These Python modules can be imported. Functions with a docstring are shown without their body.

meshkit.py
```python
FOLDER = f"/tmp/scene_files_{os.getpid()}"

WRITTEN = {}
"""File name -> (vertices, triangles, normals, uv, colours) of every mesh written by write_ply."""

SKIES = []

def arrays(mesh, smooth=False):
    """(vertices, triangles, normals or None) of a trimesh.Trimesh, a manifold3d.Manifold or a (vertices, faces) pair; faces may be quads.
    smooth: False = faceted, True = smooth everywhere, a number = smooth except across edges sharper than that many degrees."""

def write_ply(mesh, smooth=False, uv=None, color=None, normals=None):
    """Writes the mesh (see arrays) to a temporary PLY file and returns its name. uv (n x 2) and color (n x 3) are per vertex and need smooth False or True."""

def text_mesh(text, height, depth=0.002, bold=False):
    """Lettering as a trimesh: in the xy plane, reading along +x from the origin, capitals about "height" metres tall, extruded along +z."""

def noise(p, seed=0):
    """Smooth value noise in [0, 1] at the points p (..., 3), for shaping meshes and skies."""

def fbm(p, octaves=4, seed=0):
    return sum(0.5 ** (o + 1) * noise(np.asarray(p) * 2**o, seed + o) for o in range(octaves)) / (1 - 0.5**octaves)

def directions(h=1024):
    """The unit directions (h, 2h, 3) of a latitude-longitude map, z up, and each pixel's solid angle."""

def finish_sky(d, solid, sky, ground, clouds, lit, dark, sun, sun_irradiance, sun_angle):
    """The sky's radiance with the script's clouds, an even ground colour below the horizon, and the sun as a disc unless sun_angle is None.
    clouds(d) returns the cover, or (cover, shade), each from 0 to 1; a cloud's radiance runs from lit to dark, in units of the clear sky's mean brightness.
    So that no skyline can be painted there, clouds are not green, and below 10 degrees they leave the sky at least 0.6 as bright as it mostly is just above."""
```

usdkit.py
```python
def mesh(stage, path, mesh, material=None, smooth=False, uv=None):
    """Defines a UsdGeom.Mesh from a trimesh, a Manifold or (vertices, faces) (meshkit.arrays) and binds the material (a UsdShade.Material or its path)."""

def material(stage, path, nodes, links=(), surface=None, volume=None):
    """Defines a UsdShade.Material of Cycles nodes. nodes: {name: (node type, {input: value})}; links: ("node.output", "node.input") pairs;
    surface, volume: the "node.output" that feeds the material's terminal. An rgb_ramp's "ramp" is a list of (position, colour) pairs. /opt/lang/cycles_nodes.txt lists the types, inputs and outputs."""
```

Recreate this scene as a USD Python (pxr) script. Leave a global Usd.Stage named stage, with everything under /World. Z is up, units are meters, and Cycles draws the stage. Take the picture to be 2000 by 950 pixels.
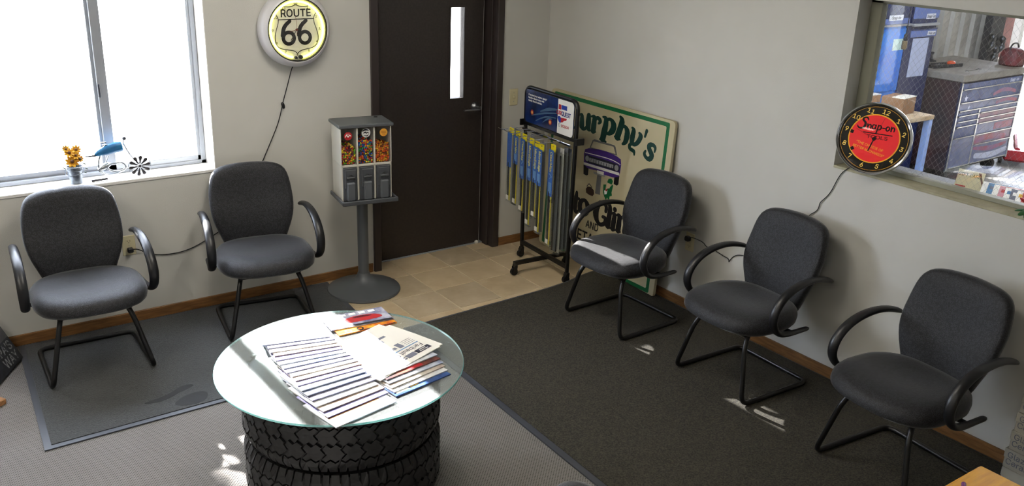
import math, random
import numpy as np, trimesh, usdkit, meshkit
from shapely.geometry import Polygon, LineString, Point, box as sbox
from shapely.ops import unary_union
from shapely import affinity
from pxr import Usd, UsdGeom, UsdLux, UsdShade, Gf, Sdf, Vt

stage = Usd.Stage.CreateInMemory()
UsdGeom.SetStageUpAxis(stage, 'Z'); UsdGeom.SetStageMetersPerUnit(stage, 1.0)
UsdGeom.Xform.Define(stage, '/World'); UsdGeom.Scope.Define(stage, '/World/Looks')
PI = math.pi
rng = np.random.default_rng(7); random.seed(7)

# ------------------------------------------------------------------ camera
EXPOSURE = 0.40
cam = UsdGeom.Camera.Define(stage, '/World/camera')
Rv, Uv, Fv = np.array([.81617, -.57678, .03440]), np.array([.17126, .29834, .93897]), np.array([.55184, .76047, -.34228])
mm = np.eye(4); mm[0, :3] = Rv; mm[1, :3] = Uv; mm[2, :3] = -Fv; mm[3, :3] = (-3.9064, -5.0401, 2.2621)
cam.AddTransformOp().Set(Gf.Matrix4d(*mm.ravel().tolist()))
cam.CreateHorizontalApertureAttr(36.0); cam.CreateFocalLengthAttr(36.0 * 1786.8 / 2000); cam.CreateVerticalApertureAttr(36.0 * 950 / 2000)
cam.CreateClippingRangeAttr(Gf.Vec2f(0.05, 500)); cam.CreateExposureAttr(EXPOSURE); cam.CreateFStopAttr(0.0)

# ------------------------------------------------------------------ daylight
SUN_E, SKY_E, LAMP_E, SHOP_E = 220000.0, 5.2, 10.3, 14.0
sun = UsdLux.DistantLight.Define(stage, '/World/sun')
sdir = np.array([0.02, -math.cos(math.radians(29.2)), -math.sin(math.radians(29.2))]); sdir /= np.linalg.norm(sdir)
sz = -sdir; sx = np.cross([0, 0, 1], sz); sx /= np.linalg.norm(sx); sy = np.cross(sz, sx)
ms = np.eye(4); ms[0, :3] = sx; ms[1, :3] = sy; ms[2, :3] = sz
sun.AddTransformOp().Set(Gf.Matrix4d(*ms.ravel().tolist()))
sun.CreateAngleAttr(0.53); sun.CreateIntensityAttr(SUN_E); sun.CreateColorAttr(Gf.Vec3f(1, .97, .93))
dome = UsdLux.DomeLight.Define(stage, '/World/sky')
dome.CreateIntensityAttr(SKY_E); dome.CreateColorAttr(Gf.Vec3f(.77, .85, 1.0))

# ------------------------------------------------------------------ helpers
def lin(c):
    if isinstance(c, str):
        c = [int(c[i:i+2], 16) / 255 for i in (0, 2, 4)]
    return tuple(x / 12.92 if x <= .04045 else ((x + .055) / 1.055) ** 2.4 for x in c)
MATS = {}
def M(name, c, rough=.5, metal=0., var=None, scale=20., detail=3., bump=0., bscale=200., emit=0., sheen=0., coat=0., spec=None, obj=False, trans=0., ramp=None, stretch=None):
    """principled material; var = second colour mixed in by noise; bump in metres."""
    if name in MATS: return MATS[name]
    p = {'base_color': lin(c), 'roughness': rough, 'metallic': metal}
    if emit: p['emission_color'] = lin(c); p['emission_strength'] = emit
    if sheen: p['sheen_weight'] = sheen; p['sheen_roughness'] = .4
    if coat: p['coat_weight'] = coat; p['coat_roughness'] = .1
    if spec is not None: p['specular_ior_level'] = spec
    if trans: p['transmission_weight'] = trans
    n = {'p': ('principled_bsdf', p)}; l = []
    if var is not None or bump:
        n['tc'] = ('texture_coordinate', {}) if obj else ('geometry', {})
        src = 'tc.object' if obj else 'tc.position'
        if stretch:
            n['mp'] = ('mapping', {'scale': stretch}); l.append((src, 'mp.vector')); src = 'mp.vector'
    if var is not None:
        n['n'] = ('noise_texture', {'scale': scale, 'detail': detail, 'roughness': .6})
        n['r'] = ('rgb_ramp', {'ramp': ramp and [(t, lin(k)) for t, k in ramp] or [(.36, lin(c)), (.64, lin(var))]})
        l += [(src, 'n.vector'), ('n.fac', 'r.fac'), ('r.color', 'p.base_color')]
    if bump:
        n['bn'] = ('noise_texture', {'scale': bscale, 'detail': 2.})
        n['b'] = ('bump', {'distance': bump, 'strength': 1.})
        l += [(src, 'bn.vector'), ('bn.fac', 'b.height'), ('b.normal', 'p.normal')]
    MATS[name] = usdkit.material(stage, '/World/Looks/' + name, n, l, surface='p.BSDF'); return MATS[name]
def pane(name, tint=(1, 1, 1), gloss=1.0, dust=0., dustc=(.8, .82, .85), ior=1.5, rough=0.0):
    n = {'t': ('transparent_bsdf', {'color': tint}), 'g': ('glossy_bsdf', {'color': (gloss,) * 3, 'roughness': rough}), 'f': ('layer_weight', {'blend': .5}), 'f5': ('math', {'math_type': 'power', 'value2': 5.}), 'fr': ('math', {'math_type': 'multiply_add', 'value2': .96, 'value3': .04}),
         'm': ('mix_closure', {})}
    l = [('f.facing', 'f5.value1'), ('f5.value', 'fr.value1'), ('fr.value', 'm.fac'), ('t.BSDF', 'm.closure1'), ('g.BSDF', 'm.closure2')]; out = 'm.closure'
    if dust:
        n['d'] = ('diffuse_bsdf', {'color': dustc}); n['m2'] = ('mix_closure', {'fac': dust})
        l += [('m.closure', 'm2.closure1'), ('d.BSDF', 'm2.closure2')]; out = 'm2.closure'
    MATS[name] = usdkit.material(stage, '/World/Looks/' + name, n, l, surface=out); return MATS[name]
USED = {}
def numbered(parent, name):
    k = USED.setdefault(parent, {}); i = k.get(name, 0); k[name] = i + 1
    return f'{parent}/{name}' + (f'_{i:03d}' if i else '')
def setd(p, **kw):
    for k, v in kw.items():
        if v: p.SetCustomDataByKey(k, v)
def thing(name, label, cat, loc=(0, 0, 0), rz=0., group=None, kind=None, quat=None):
    x = UsdGeom.Xform.Define(stage, numbered('/World', name))
    x.AddTranslateOp().Set(Gf.Vec3d(*map(float, loc)))
    if rz: x.AddRotateZOp().Set(float(rz))
    if quat is not None:
        m = np.eye(4); m[:3, :3] = quat; m[3, :3] = 0
        x.AddTransformOp().Set(Gf.Matrix4d(*m.ravel().tolist()))
    p = x.GetPrim(); setd(p, label=label, category=cat, group=group, kind=kind); return p
def path(p): return str(p.GetPath()) if not isinstance(p, str) else p
def obj(name, mesh, mat, parent='/World', smooth=False, label=None, cat=None, group=None, kind=None):
    if isinstance(mesh, list): mesh = cat_(mesh)
    m = usdkit.mesh(stage, numbered(path(parent), name), mesh, mat, smooth=smooth)
    setd(m.GetPrim(), label=label, category=cat, group=group, kind=kind); return m.GetPrim()
def dup(src, loc, rz=0., label=None, group=None, name=None):
    x = UsdGeom.Xform.Define(stage, numbered('/World', name or src.GetName().split('_0')[0]))
    x.AddTranslateOp().Set(Gf.Vec3d(*map(float, loc))); 
    if rz or src.HasAttribute('xformOp:rotateZ'): x.AddRotateZOp().Set(float(rz))
    p = x.GetPrim(); p.GetReferences().AddInternalReference(src.GetPath()); p.SetInstanceable(True)
    setd(p, label=label, category=src.GetCustomDataByKey('category'), group=group); return p
def cat_(ms): return trimesh.util.concatenate([m for m in ms if m is not None])
def tf(m, R=None, t=None):
    m = m.copy(); T = np.eye(4)
    if R is not None: T[:3, :3] = R
    if t is not None: T[:3, 3] = t
    m.apply_transform(T); return m
def rot(axis, deg): return trimesh.transformations.rotation_matrix(math.radians(deg), axis)[:3, :3]
def bx(x0, x1, y0, y1, z0, z1, b=0.):
    s = np.array([x1 - x0, y1 - y0, z1 - z0]) / 2; c = np.array([x0 + x1, y0 + y1, z0 + z1]) / 2
    if b <= 0:
        m = trimesh.creation.box(s * 2); m.apply_translation(c); return m
    b = min(b, *(s * .95)); pts = []
    for i in (-1, 1):
        for j in (-1, 1):
            for k in (-1, 1):
                q = np.array([i, j, k]) * s
                for a in range(3):
                    d = np.array([i, j, k]) * b; d[a] = 0; pts.append(q - d)
    m = trimesh.convex.convex_hull(np.array(pts)); m.apply_translation(c); return m
def smoothpts(P, n=40, closed=False):
    from scipy.interpolate import CubicSpline
    P = np.asarray(P, float)
    if closed: P = np.vstack([P, P[:1]])
    t = np.r_[0, np.cumsum(np.linalg.norm(np.diff(P, axis=0), axis=1) ** .5 + 1e-9)]
    cs = CubicSpline(t, P, bc_type='periodic' if closed else 'natural')
    tt = np.linspace(0, t[-1], n + (1 if closed else 0)); out = cs(tt)
    return out[:-1] if closed else out
def fillet(P, r, n=5, closed=False):
    P = [np.asarray(p, float) for p in P]; out = []; N = len(P)
    for i in range(N):
        if not closed and i in (0, N - 1): out.append(P[i]); continue
        a, b, c = P[i - 1], P[i], P[(i + 1) % N]; u, v = a - b, c - b
        lu, lv = np.linalg.norm(u), np.linalg.norm(v); d = min(r, lu * .48, lv * .48)
        for t in np.linspace(0, 1, n + 1):
            p, q, s = b + u / lu * d, b, b + v / lv * d
            out.append((1 - t) ** 2 * p + 2 * t * (1 - t) * q + t * t * s)
    return np.array(out)
def tube(P, r, n=10, closed=False, sx=1., sy=1., up=None, caps=True):
    """swept ellipse; r scalar or per point; up fixes the section's second axis."""
    P = np.asarray(P, float); N = len(P); r = np.broadcast_to(np.asarray(r, float), (N,))
    T = np.roll(P, -1, 0) - np.roll(P, 1, 0) if closed else np.gradient(P, axis=0)
    T /= np.maximum(np.linalg.norm(T, axis=1, keepdims=True), 1e-12)
    a = np.array([0, 0, 1.]) if up is None else np.asarray(up, float)
    if abs(a @ T[0]) > .95: a = np.array([1., 0, 0])
    V, F = [], []; th = np.arange(n) * 2 * PI / n; x = None
    for i in range(N):
        if up is not None or x is None: x = np.cross(a, T[i])
        else: x = x - T[i] * (x @ T[i])
        x = x / max(np.linalg.norm(x), 1e-9); y = np.cross(T[i], x)
        V.append(P[i] + r[i] * (np.outer(np.cos(th) * sx, x) + np.outer(np.sin(th) * sy, y)))
    V = np.vstack(V)
    for i in range(N if closed else N - 1):
        j = (i + 1) % N
        for k in range(n):
            l = (k + 1) % n; F += [[i * n + k, i * n + l, j * n + l], [i * n + k, j * n + l, j * n + k]]
    if not closed and caps:
        c0, c1 = len(V), len(V) + 1; V = np.vstack([V, P[0], P[-1]])
        for k in range(n):
            l = (k + 1) % n; F += [[c0, l, k], [c1, (N - 1) * n + k, (N - 1) * n + l]]
    return trimesh.Trimesh(V, F, process=False)
def rod(a, b, r, n=10): return tube([a, b], r, n)
def lathe(prof, n=48, axis='z'):
    m = trimesh.creation.revolve(np.array(prof, float), sections=n)
    if m.volume < 0: m.invert()
    return m
def prism(poly, h):
    ps = [g for g in getattr(poly, 'geoms', [poly]) if g.geom_type == 'Polygon' and g.area > 1e-9]
    return cat_([trimesh.creation.extrude_polygon(g, h, engine='earcut') for g in ps])
def rrect(w, h, r, cx=0, cy=0): 
    r = min(r, w * .49, h * .49)
    return sbox(cx - w / 2 + r, cy - h / 2 + r, cx + w / 2 - r, cy + h / 2 - r).buffer(r, 6)
def disc(r, cx=0, cy=0): return Point(cx, cy).buffer(r, 16)
def txt(s, h, bold=True, depth=.0006, anchor='c'):
    m = meshkit.text_mesh(s, h, depth, bold); b = m.bounds
    ax = {'c': -(b[0][0] + b[1][0]) / 2, 'l': -b[0][0], 'r': -b[1][0]}[anchor]
    m.apply_translation([ax, 0, 0]); return m
def onto(m, o, right, up):
    """from the xy plane to the plane at o with the given right and up."""
    r = np.asarray(right, float); r = r / np.linalg.norm(r); u = np.asarray(up, float); u = u - r * (u @ r); u /= np.linalg.norm(u)
    return tf(m, np.stack([r, u, np.cross(r, u)], 1), o)
FR = lambda m, x, y, z: onto(m, (x, y, z), (1, 0, 0), (0, 0, 1))        # faces -y, reads along +x
def rings(R, closed_caps=True, flip=False):
    """loft through equal-length closed rings."""
    n = len(R[0]); V = np.vstack(R); F = []
    for i in range(len(R) - 1):
        for k in range(n):
            l = (k + 1) % n; F += [[i * n + k, i * n + l, (i + 1) * n + l], [i * n + k, (i + 1) * n + l, (i + 1) * n + k]]
    if closed_caps:
        c0, c1 = len(V), len(V) + 1; V = np.vstack([V, np.mean(R[0], 0), np.mean(R[-1], 0)]); b = (len(R) - 1) * n
        for k in range(n):
            l = (k + 1) % n; F += [[c0, l, k], [c1, b + k, b + l]]
    m = trimesh.Trimesh(V, F, process=False)
    if m.volume < 0: m.invert()
    return m
def stroke(pts, w):
    """brush stroke of changing width as a shapely polygon."""
    pts = np.asarray(pts, float); n = max(16, 6 * len(pts))
    w = np.interp(np.linspace(0, 1, n), np.linspace(0, 1, len(w)), w)
    P = smoothpts(pts, n) if len(pts) > 2 else np.linspace(pts[0], pts[1], n)
    return unary_union([unary_union([Point(*P[i]).buffer(w[i] / 2, 5), Point(*P[i + 1]).buffer(w[i + 1] / 2, 5)]).convex_hull for i in range(n - 1)]).simplify(.025 * float(np.max(w)))

# ------------------------------------------------------------------ materials of the room
WALL = M('wall_paint', 'c8c7c2', .75, var='c3c2bc', scale=1.5, bump=.0006, bscale=260)
WHITE = M('white_paint', 'dddcd8', .5)
CEIL = M('ceiling_white', 'd8d6cf', .8)
ALU = M('aluminium', '9b9fa5', .4, .35)
WOOD = M('oak_trim', '8a6238', .5, var='6c4827', scale=9, stretch=(1, 1, 9), detail=4)
DOOR = M('door_dark', '352e2b', .42, var='2c2624', scale=90, detail=2)
FRAME = M('door_frame_dark', '352d2c', .4)
BLACKM = M('black_metal', '0b0b0d', .35)
RUBBER = M('rubber_border', '3d4048', .42)
PLASTIC = M('arm_plastic', '121317', .38)
CHROME = M('chrome', 'c9cbce', .12, 1.0)
BEIGEP = M('beige_plastic', 'cfc6a2', .4)
PANE = pane('window_glass')
# ------------------------------------------------------------------ the room
RX0, RY0, RZ = -6.4, -7.6, 2.75
WX0, WX1, WZ0, WZ1 = -3.95, -2.3425, .825, 2.12      # window in the back wall
DX0, DX1, DZ = -1.34, -.405, 2.09                    # door opening
wt = .2
obj('wall_back', [bx(RX0, WX0, 0, wt, 0, RZ), bx(WX0, WX1, 0, wt, 0, WZ0), bx(WX0, WX1, 0, wt, WZ1, RZ), bx(WX1, DX0, 0, wt, 0, RZ), bx(DX0, DX1, 0, wt, DZ, RZ), bx(DX1, 0, 0, wt, 0, RZ)], WALL, kind='structure')
VY0, VY1, VZ0, VZ1 = -4.05, -2.3711, 1.118, 1.927     # window in the right wall
obj('wall_right', [bx(0, .14, VY1, wt, 0, RZ), bx(0, .14, RY0, VY0, 0, RZ), bx(0, .14, VY0, VY1, 0, VZ0), bx(0, .14, VY0, VY1, VZ1, RZ)], WALL, kind='structure')
obj('wall_left', bx(RX0 - .15, RX0, RY0, wt, 0, RZ), WALL, kind='structure')
obj('wall_front', bx(RX0, .14, RY0 - .15, RY0, 0, RZ), WALL, kind='structure')
obj('ceiling', bx(RX0 - .15, .14, RY0 - .15, wt, RZ, RZ + .1), CEIL, kind='structure')
# floor: carpet with the woven dots, and the tiled entry
fl = UsdGeom.Xform.Define(stage, '/World/floor').GetPrim(); setd(fl, kind='structure')
n = {'g': ('geometry', {}), 's': ('separate_xyz', {}), 'x': ('math', {'math_type': 'multiply', 'value2': PI / .0075}), 'y': ('math', {'math_type': 'multiply', 'value2': PI / .0075}),
     'sx': ('math', {'math_type': 'sine'}), 'sy': ('math', {'math_type': 'sine'}), 'm': ('math', {'math_type': 'multiply'}),
     'mr': ('map_range', {'from_min': .25, 'from_max': .8, 'to_min': 0., 'to_max': 1., 'clamp': True}),
     'no': ('noise_texture', {'scale': 260., 'detail': 2.}), 'no2': ('noise_texture', {'scale': 2.2, 'detail': 3.}),
     'c0': ('mix_color', {'a': lin('767371'), 'b': lin('8a8784')}), 'c1': ('mix_color', {'b': lin('4b4846')}), 'c2': ('mix_color', {'blend_type': 'multiply', 'fac': .35}),
     'r2': ('rgb_ramp', {'ramp': [(.35, (.72, .7, .68)), (.65, (1, 1, 1))]}),
     'bb': ('bump', {'distance': .002, 'strength': .8, 'invert': True}), 'p': ('principled_bsdf', {'roughness': .9, 'specular_ior_level': .2})}
l = [('g.position', 's.vector'), ('s.x', 'x.value1'), ('s.y', 'y.value1'), ('x.value', 'sx.value1'), ('y.value', 'sy.value1'), ('sx.value', 'm.value1'), ('sy.value', 'm.value2'), ('m.value', 'mr.value'),
     ('g.position', 'no.vector'), ('g.position', 'no2.vector'), ('no.fac', 'c0.fac'), ('c0.result', 'c1.a'), ('mr.result', 'c1.fac'), ('c1.result', 'c2.a'), ('no2.fac', 'r2.fac'), ('r2.color', 'c2.b'), ('c2.result', 'p.base_color'),
     ('mr.result', 'bb.height'), ('bb.normal', 'p.normal')]
CARPET = usdkit.material(stage, '/World/Looks/carpet', n, l, surface='p.BSDF')
TXL, TYL = -1.8, -1.06
obj('carpet', [bx(RX0, TXL, RY0, 0, -.03, 0), bx(TXL, 0, RY0, TYL, -.03, 0)], CARPET, fl)
GROUT = M('grout', 'cfc2a8', .9, var='bdb095', scale=30)
obj('grout_bed', bx(TXL, 0, TYL, .17, -.03, -.0025), GROUT, fl)
TILES = [M(f'floor_tile_{c}', a, .38, var=b, scale=7, detail=5, bump=.0004, bscale=40) for c, a, b in (('sand', 'c9b595', 'b9a382'), ('tan', 'c2ac8a', 'cdb999'), ('grey', 'bfae93', 'b09d80'))]
s_, tx, ty = .3048, -1.1884, -.1792
for i in range(-3, 5):
    for j in range(-2, 4):
        x0, x1 = max(tx + i * s_, TXL) + .004, min(tx + (i + 1) * s_, 0) - .004
        y0, y1 = max(ty - (j + 1) * s_, TYL) + .004, min(ty - j * s_, .17) - .004
        if x1 - x0 < .02 or y1 - y0 < .02: continue
        if y0 > -.02 and not (x0 > DX0 - .1 and x1 < DX1 + .2): continue
        if y1 > 0 and not (x0 > DX0 and x1 < DX1):
            a_, b_ = max(x0, DX0 + .004), min(x1, DX1 - .004)
            if b_ - a_ > .02: obj('tile', bx(a_, b_, max(y0, 0.), y1, -.012, .0, .001), TILES[1], fl)
            y1 = -.0005
        if y1 - y0 < .01: continue
        obj('tile', bx(x0, x1, y0, y1, -.012, float(rng.uniform(-.0006, .0006)), .0012), TILES[int(rng.integers(3))], fl)
# baseboards
bb = .06
obj('baseboard_back', [bx(RX0, DX0 - .03, -.012, 0, 0, bb, .002), bx(DX1 + .03, 0, -.012, 0, 0, bb, .002)], WOOD, kind='structure')
obj('baseboard_right', bx(-.012, 0, RY0, -.012, 0, bb, .002), WOOD, kind='structure')
# ------------------------------------------------------------------ window in the back wall
w1 = UsdGeom.Xform.Define(stage, '/World/window_1').GetPrim(); setd(w1, kind='structure', label='wide aluminium sliding window over the white sill')
obj('window_sill', bx(WX0, WX1, -.006, .17, WZ0 - .018, WZ0 + .0005, .003), WHITE, w1)
obj('reveal', [bx(WX1 - .004, WX1 + .001, -.002, .17, WZ0, WZ1), bx(WX0, WX0 + .004, 0, .17, WZ0, WZ1), bx(WX0, WX1, 0, .17, WZ1 - .004, WZ1)], WHITE, w1)
fy0, fy1 = .15, .2; ft = .04
obj('window_frame', [bx(WX0, WX1 - .004, fy0, fy1, WZ0, WZ0 + .022, .003), bx(WX0, WX1, fy0, fy1, WZ1 - ft, WZ1, .003), bx(WX1 - .004 - .028, WX1 - .004, fy0, fy1, WZ0, WZ1, .003), bx(WX0, WX0 + ft, fy0, fy1, WZ0, WZ1, .003)], ALU, w1)
MX0, MX1 = -2.905, -2.83
def sash(x0, x1, y0, y1, w0, w1_, zb):
    return [bx(x0, x0 + w0, y0, y1, zb, WZ1 - .03, .002), bx(x1 - w1_, x1, y0, y1, zb, WZ1 - .03, .002), bx(x0, x1, y0, y1, zb, zb + .03, .002), bx(x0, x1, y0, y1, WZ1 - .07, WZ1 - .03, .002)]
sa = obj('sash', sash(MX0 + .022, WX1 - .03, .157, .176, .05, .018, WZ0 + .02), ALU, w1)
obj('pane', bx(MX0 + .06, WX1 - .04, .165, .168, WZ0 + .04, WZ1 - .06), PANE, sa)
sa = obj('sash', sash(WX0 + .03, MX0 + .036, .179, .196, .03, .03, WZ0 + .02), ALU, w1)
obj('pane', bx(WX0 + .05, MX0 + .02, .186, .189, WZ0 + .04, WZ1 - .06), PANE, sa)
obj('latch', [bx(MX0 + .02, MX0 + .032, .14, .16, 1.25, 1.32, .003)], M('latch_dark', '34363f', .4), w1)
# ------------------------------------------------------------------ door
d1 = UsdGeom.Xform.Define(stage, '/World/door_1').GetPrim(); setd(d1, kind='structure', label='dark brown door with a narrow glass strip and lever handle')
fx0, fx1 = -1.3605, -.3851
def jamb(x0, x1): return bx(x0, x1, -.018, .17, -.01 if x0 < -1 else -.01, DZ + .03, .003)
obj('door_frame', [jamb(fx0, fx0 + .05), jamb(fx1 - .05, fx1), bx(fx0, fx1, -.018, .17, DZ - .02, DZ + .03, .003), bx(fx0 + .05, fx0 + .08, .165, .19, 0, DZ - .02), bx(fx1 - .092, fx1 - .05, .165, .19, 0, DZ - .02), bx(fx1 - .062, fx1 - .05, .04, .1, 0, DZ - .02, .002)], FRAME, d1)
lx0, lx1, ly0, ly1 = fx0 + .053, -.462, .12, .163
SX0, SX1, SZ0, SZ1 = -.717, -.614, 1.065, 1.657
leaf = obj('door_leaf', [bx(lx0, SX0, ly0, ly1, .0075, DZ - .025), bx(SX1, lx1, ly0, ly1, .0075, DZ - .025), bx(SX0, SX1, ly0, ly1, .0075, SZ0), bx(SX0, SX1, ly0, ly1, SZ1, DZ - .025)], DOOR, d1)
obj('glass_strip', bx(SX0, SX1, .138, .143, SZ0, SZ1), pane('tinted_glass', (.55, .55, .55)), leaf)
obj('glazing_bead', [bx(SX0 - .009, SX0, ly0 - .004, ly0 + .004, SZ0 - .009, SZ1 + .009), bx(SX1, SX1 + .009, ly0 - .004, ly0 + .004, SZ0 - .009, SZ1 + .009), bx(SX0, SX1, ly0 - .004, ly0 + .004, SZ0 - .009, SZ0), bx(SX0, SX1, ly0 - .004, ly0 + .004, SZ1, SZ1 + .009)], DOOR, leaf)
obj('weatherstrip', bx(lx1 + .001, lx1 + .004, ly0 + .001, ly0 + .008, .01, DZ - .025), M('weatherstrip', 'b9b9b4', .4), d1)
lev = tube(smoothpts([(-.513, .07, .985), (-.53, .062, .985), (-.58, .06, .987), (-.625, .058, .989), (-.645, .052, .991)], 16), np.linspace(.013, .007, 16), 10, sy=.8)
h = obj('door_handle', [tf(lathe([(0, 0), (.034, 0), (.033, .006), (.022, .02), (.013, .03), (.012, .06), (0, .06)], 28), rot((1, 0, 0), 90), (-.513, .12, .995)), lev], M('satin_steel', 'a9abb0', .28, 1.0), d1, smooth=40)
obj('doorstop', bx(-.5, -.475, .1, .118, 0.0, .022, .004), M('white_plastic', 'e4e2dc', .4), d1)
obj('threshold', bx(fx0 + .05, fx1 - .05, .11, .19, -.008, .006, .003), ALU, d1)
# switch and outlets
def plate(name, label, cat, loc, rz, kind_):
    t = thing(name, label, cat, loc, rz)
    obj('cover', bx(-.035, .035, -.006, 0, -.057, .057, .003), BEIGEP, t)
    if kind_ == 's':
        obj('toggle', bx(-.005, .005, -.016, -.005, -.004, .012, .002), BEIGEP, t)
    else:
        for z in (.024, -.024):
            r = obj('receptacle', prism(rrect(.034, .028, .012), .002).apply_transform(trimesh.transformations.rotation_matrix(PI / 2, (1, 0, 0))).apply_translation((0, -.006, z)), BEIGEP, t)
            obj('slots', [bx(-.008, -.006, -.0088, -.0075, z - .002, z + .006), bx(.006, .008, -.0088, -.0075, z - .002, z + .006), bx(-.002, .002, -.0088, -.0075, z - .009, z - .005)], BLACKM, r)
    for z in ((0,) if kind_ == 'o' else (.03, -.03)):
        obj('screw', tf(trimesh.creation.cylinder(.0025, .0015, sections=10), rot((1, 0, 0), 90), (0, -.0066, z)), ALU, t)
    return t
plate('light_switch', 'beige light switch plate on the wall right of the dark door', 'light switch', (-.283, 0, 1.062), 0, 's')
plate('wall_outlet', 'beige wall outlet low on the wall beside the leftmost chair', 'wall outlet', (-2.852, 0, .456), 0, 'o')
plate('wall_outlet', 'beige wall outlet behind the chair nearest the leaning sign', 'wall outlet', (0, -1.478, .425), -90, 'o')
# ------------------------------------------------------------------ window to the workshop
w2 = UsdGeom.Xform.Define(stage, '/World/window_2').GetPrim(); setd(w2, kind='structure', label='wired glass window into the workshop')
GP = M('grey_frame_paint', '8f8f80', .5)
obj('window_frame', [bx(.095, .14, VY1 - .062, VY1, VZ0, VZ1, .002), bx(.095, .14, VY0, VY1, VZ0, VZ0 + .022, .002), bx(.095, .14, VY0, VY1, VZ1 - .02, VZ1, .002), bx(.095, .14, VY0, VY0 + .05, VZ0, VZ1, .002)], GP, w2)
obj('window_sill', bx(-.002, .1, VY0, VY1, VZ0 - .012, VZ0 + .0005, .002), M('sill_olive', 'aca78c', .55, var='9c977c', scale=14), w2)
WP = obj('pane', bx(.116, .121, VY0 + .045, VY1 - .055, VZ0 + .02, VZ1 - .015), PANE, w2)
gy0, gy1, gz0, gz1 = VY0 + .045, VY1 - .055, VZ0 + .02, VZ1 - .015
wires = []
for sgn in (1, -1):
    k = -3.0
    while k < 3.0:
        # line z = gz0 + sgn*1.25*(y - gy0) + k
        t_ = []
        for y in (gy0, gy1):
            z = gz0 + sgn * 1.25 * (y - gy0) + k
            if gz0 <= z <= gz1: t_.append((y, z))
        for z in (gz0, gz1):
            y = gy0 + (z - gz0 - k) / (sgn * 1.25)
            if gy0 < y < gy1: t_.append((y, z))
        if len(t_) >= 2: wires.append(rod((.1185, *t_[0]), (.1185, *t_[1]), .00042, 3))
        k += .036
obj('wire_mesh', wires, M('wire_grey', '9a9a96', .5), WP)
# ------------------------------------------------------------------ ceiling lamps (out of the picture, the room's own lamps)
TUBEL = M('lamp_diffuser', 'fff7e8', .5, emit=LAMP_E)
for lx, ly, lb in ((-2.2, -1.7, 'recessed ceiling light nearest the door'), (-4.8, -1.9, 'recessed ceiling light nearest the window at the left'), (-4.6, -4.8, 'recessed ceiling light over the back of the room')):
    t = thing('ceiling_light', lb, 'ceiling light', (lx, ly, RZ))
    obj('frame', [bx(-.32, .32, -.62, -.6, -.03, 0), bx(-.32, .32, .6, .62, -.03, 0), bx(-.32, -.3, -.6, .6, -.03, 0), bx(.3, .32, -.6, .6, -.03, 0)], WHITE, t)
    obj('diffuser', bx(-.3, .3, -.6, .6, -.02, -.012), TUBEL, t)
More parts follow.
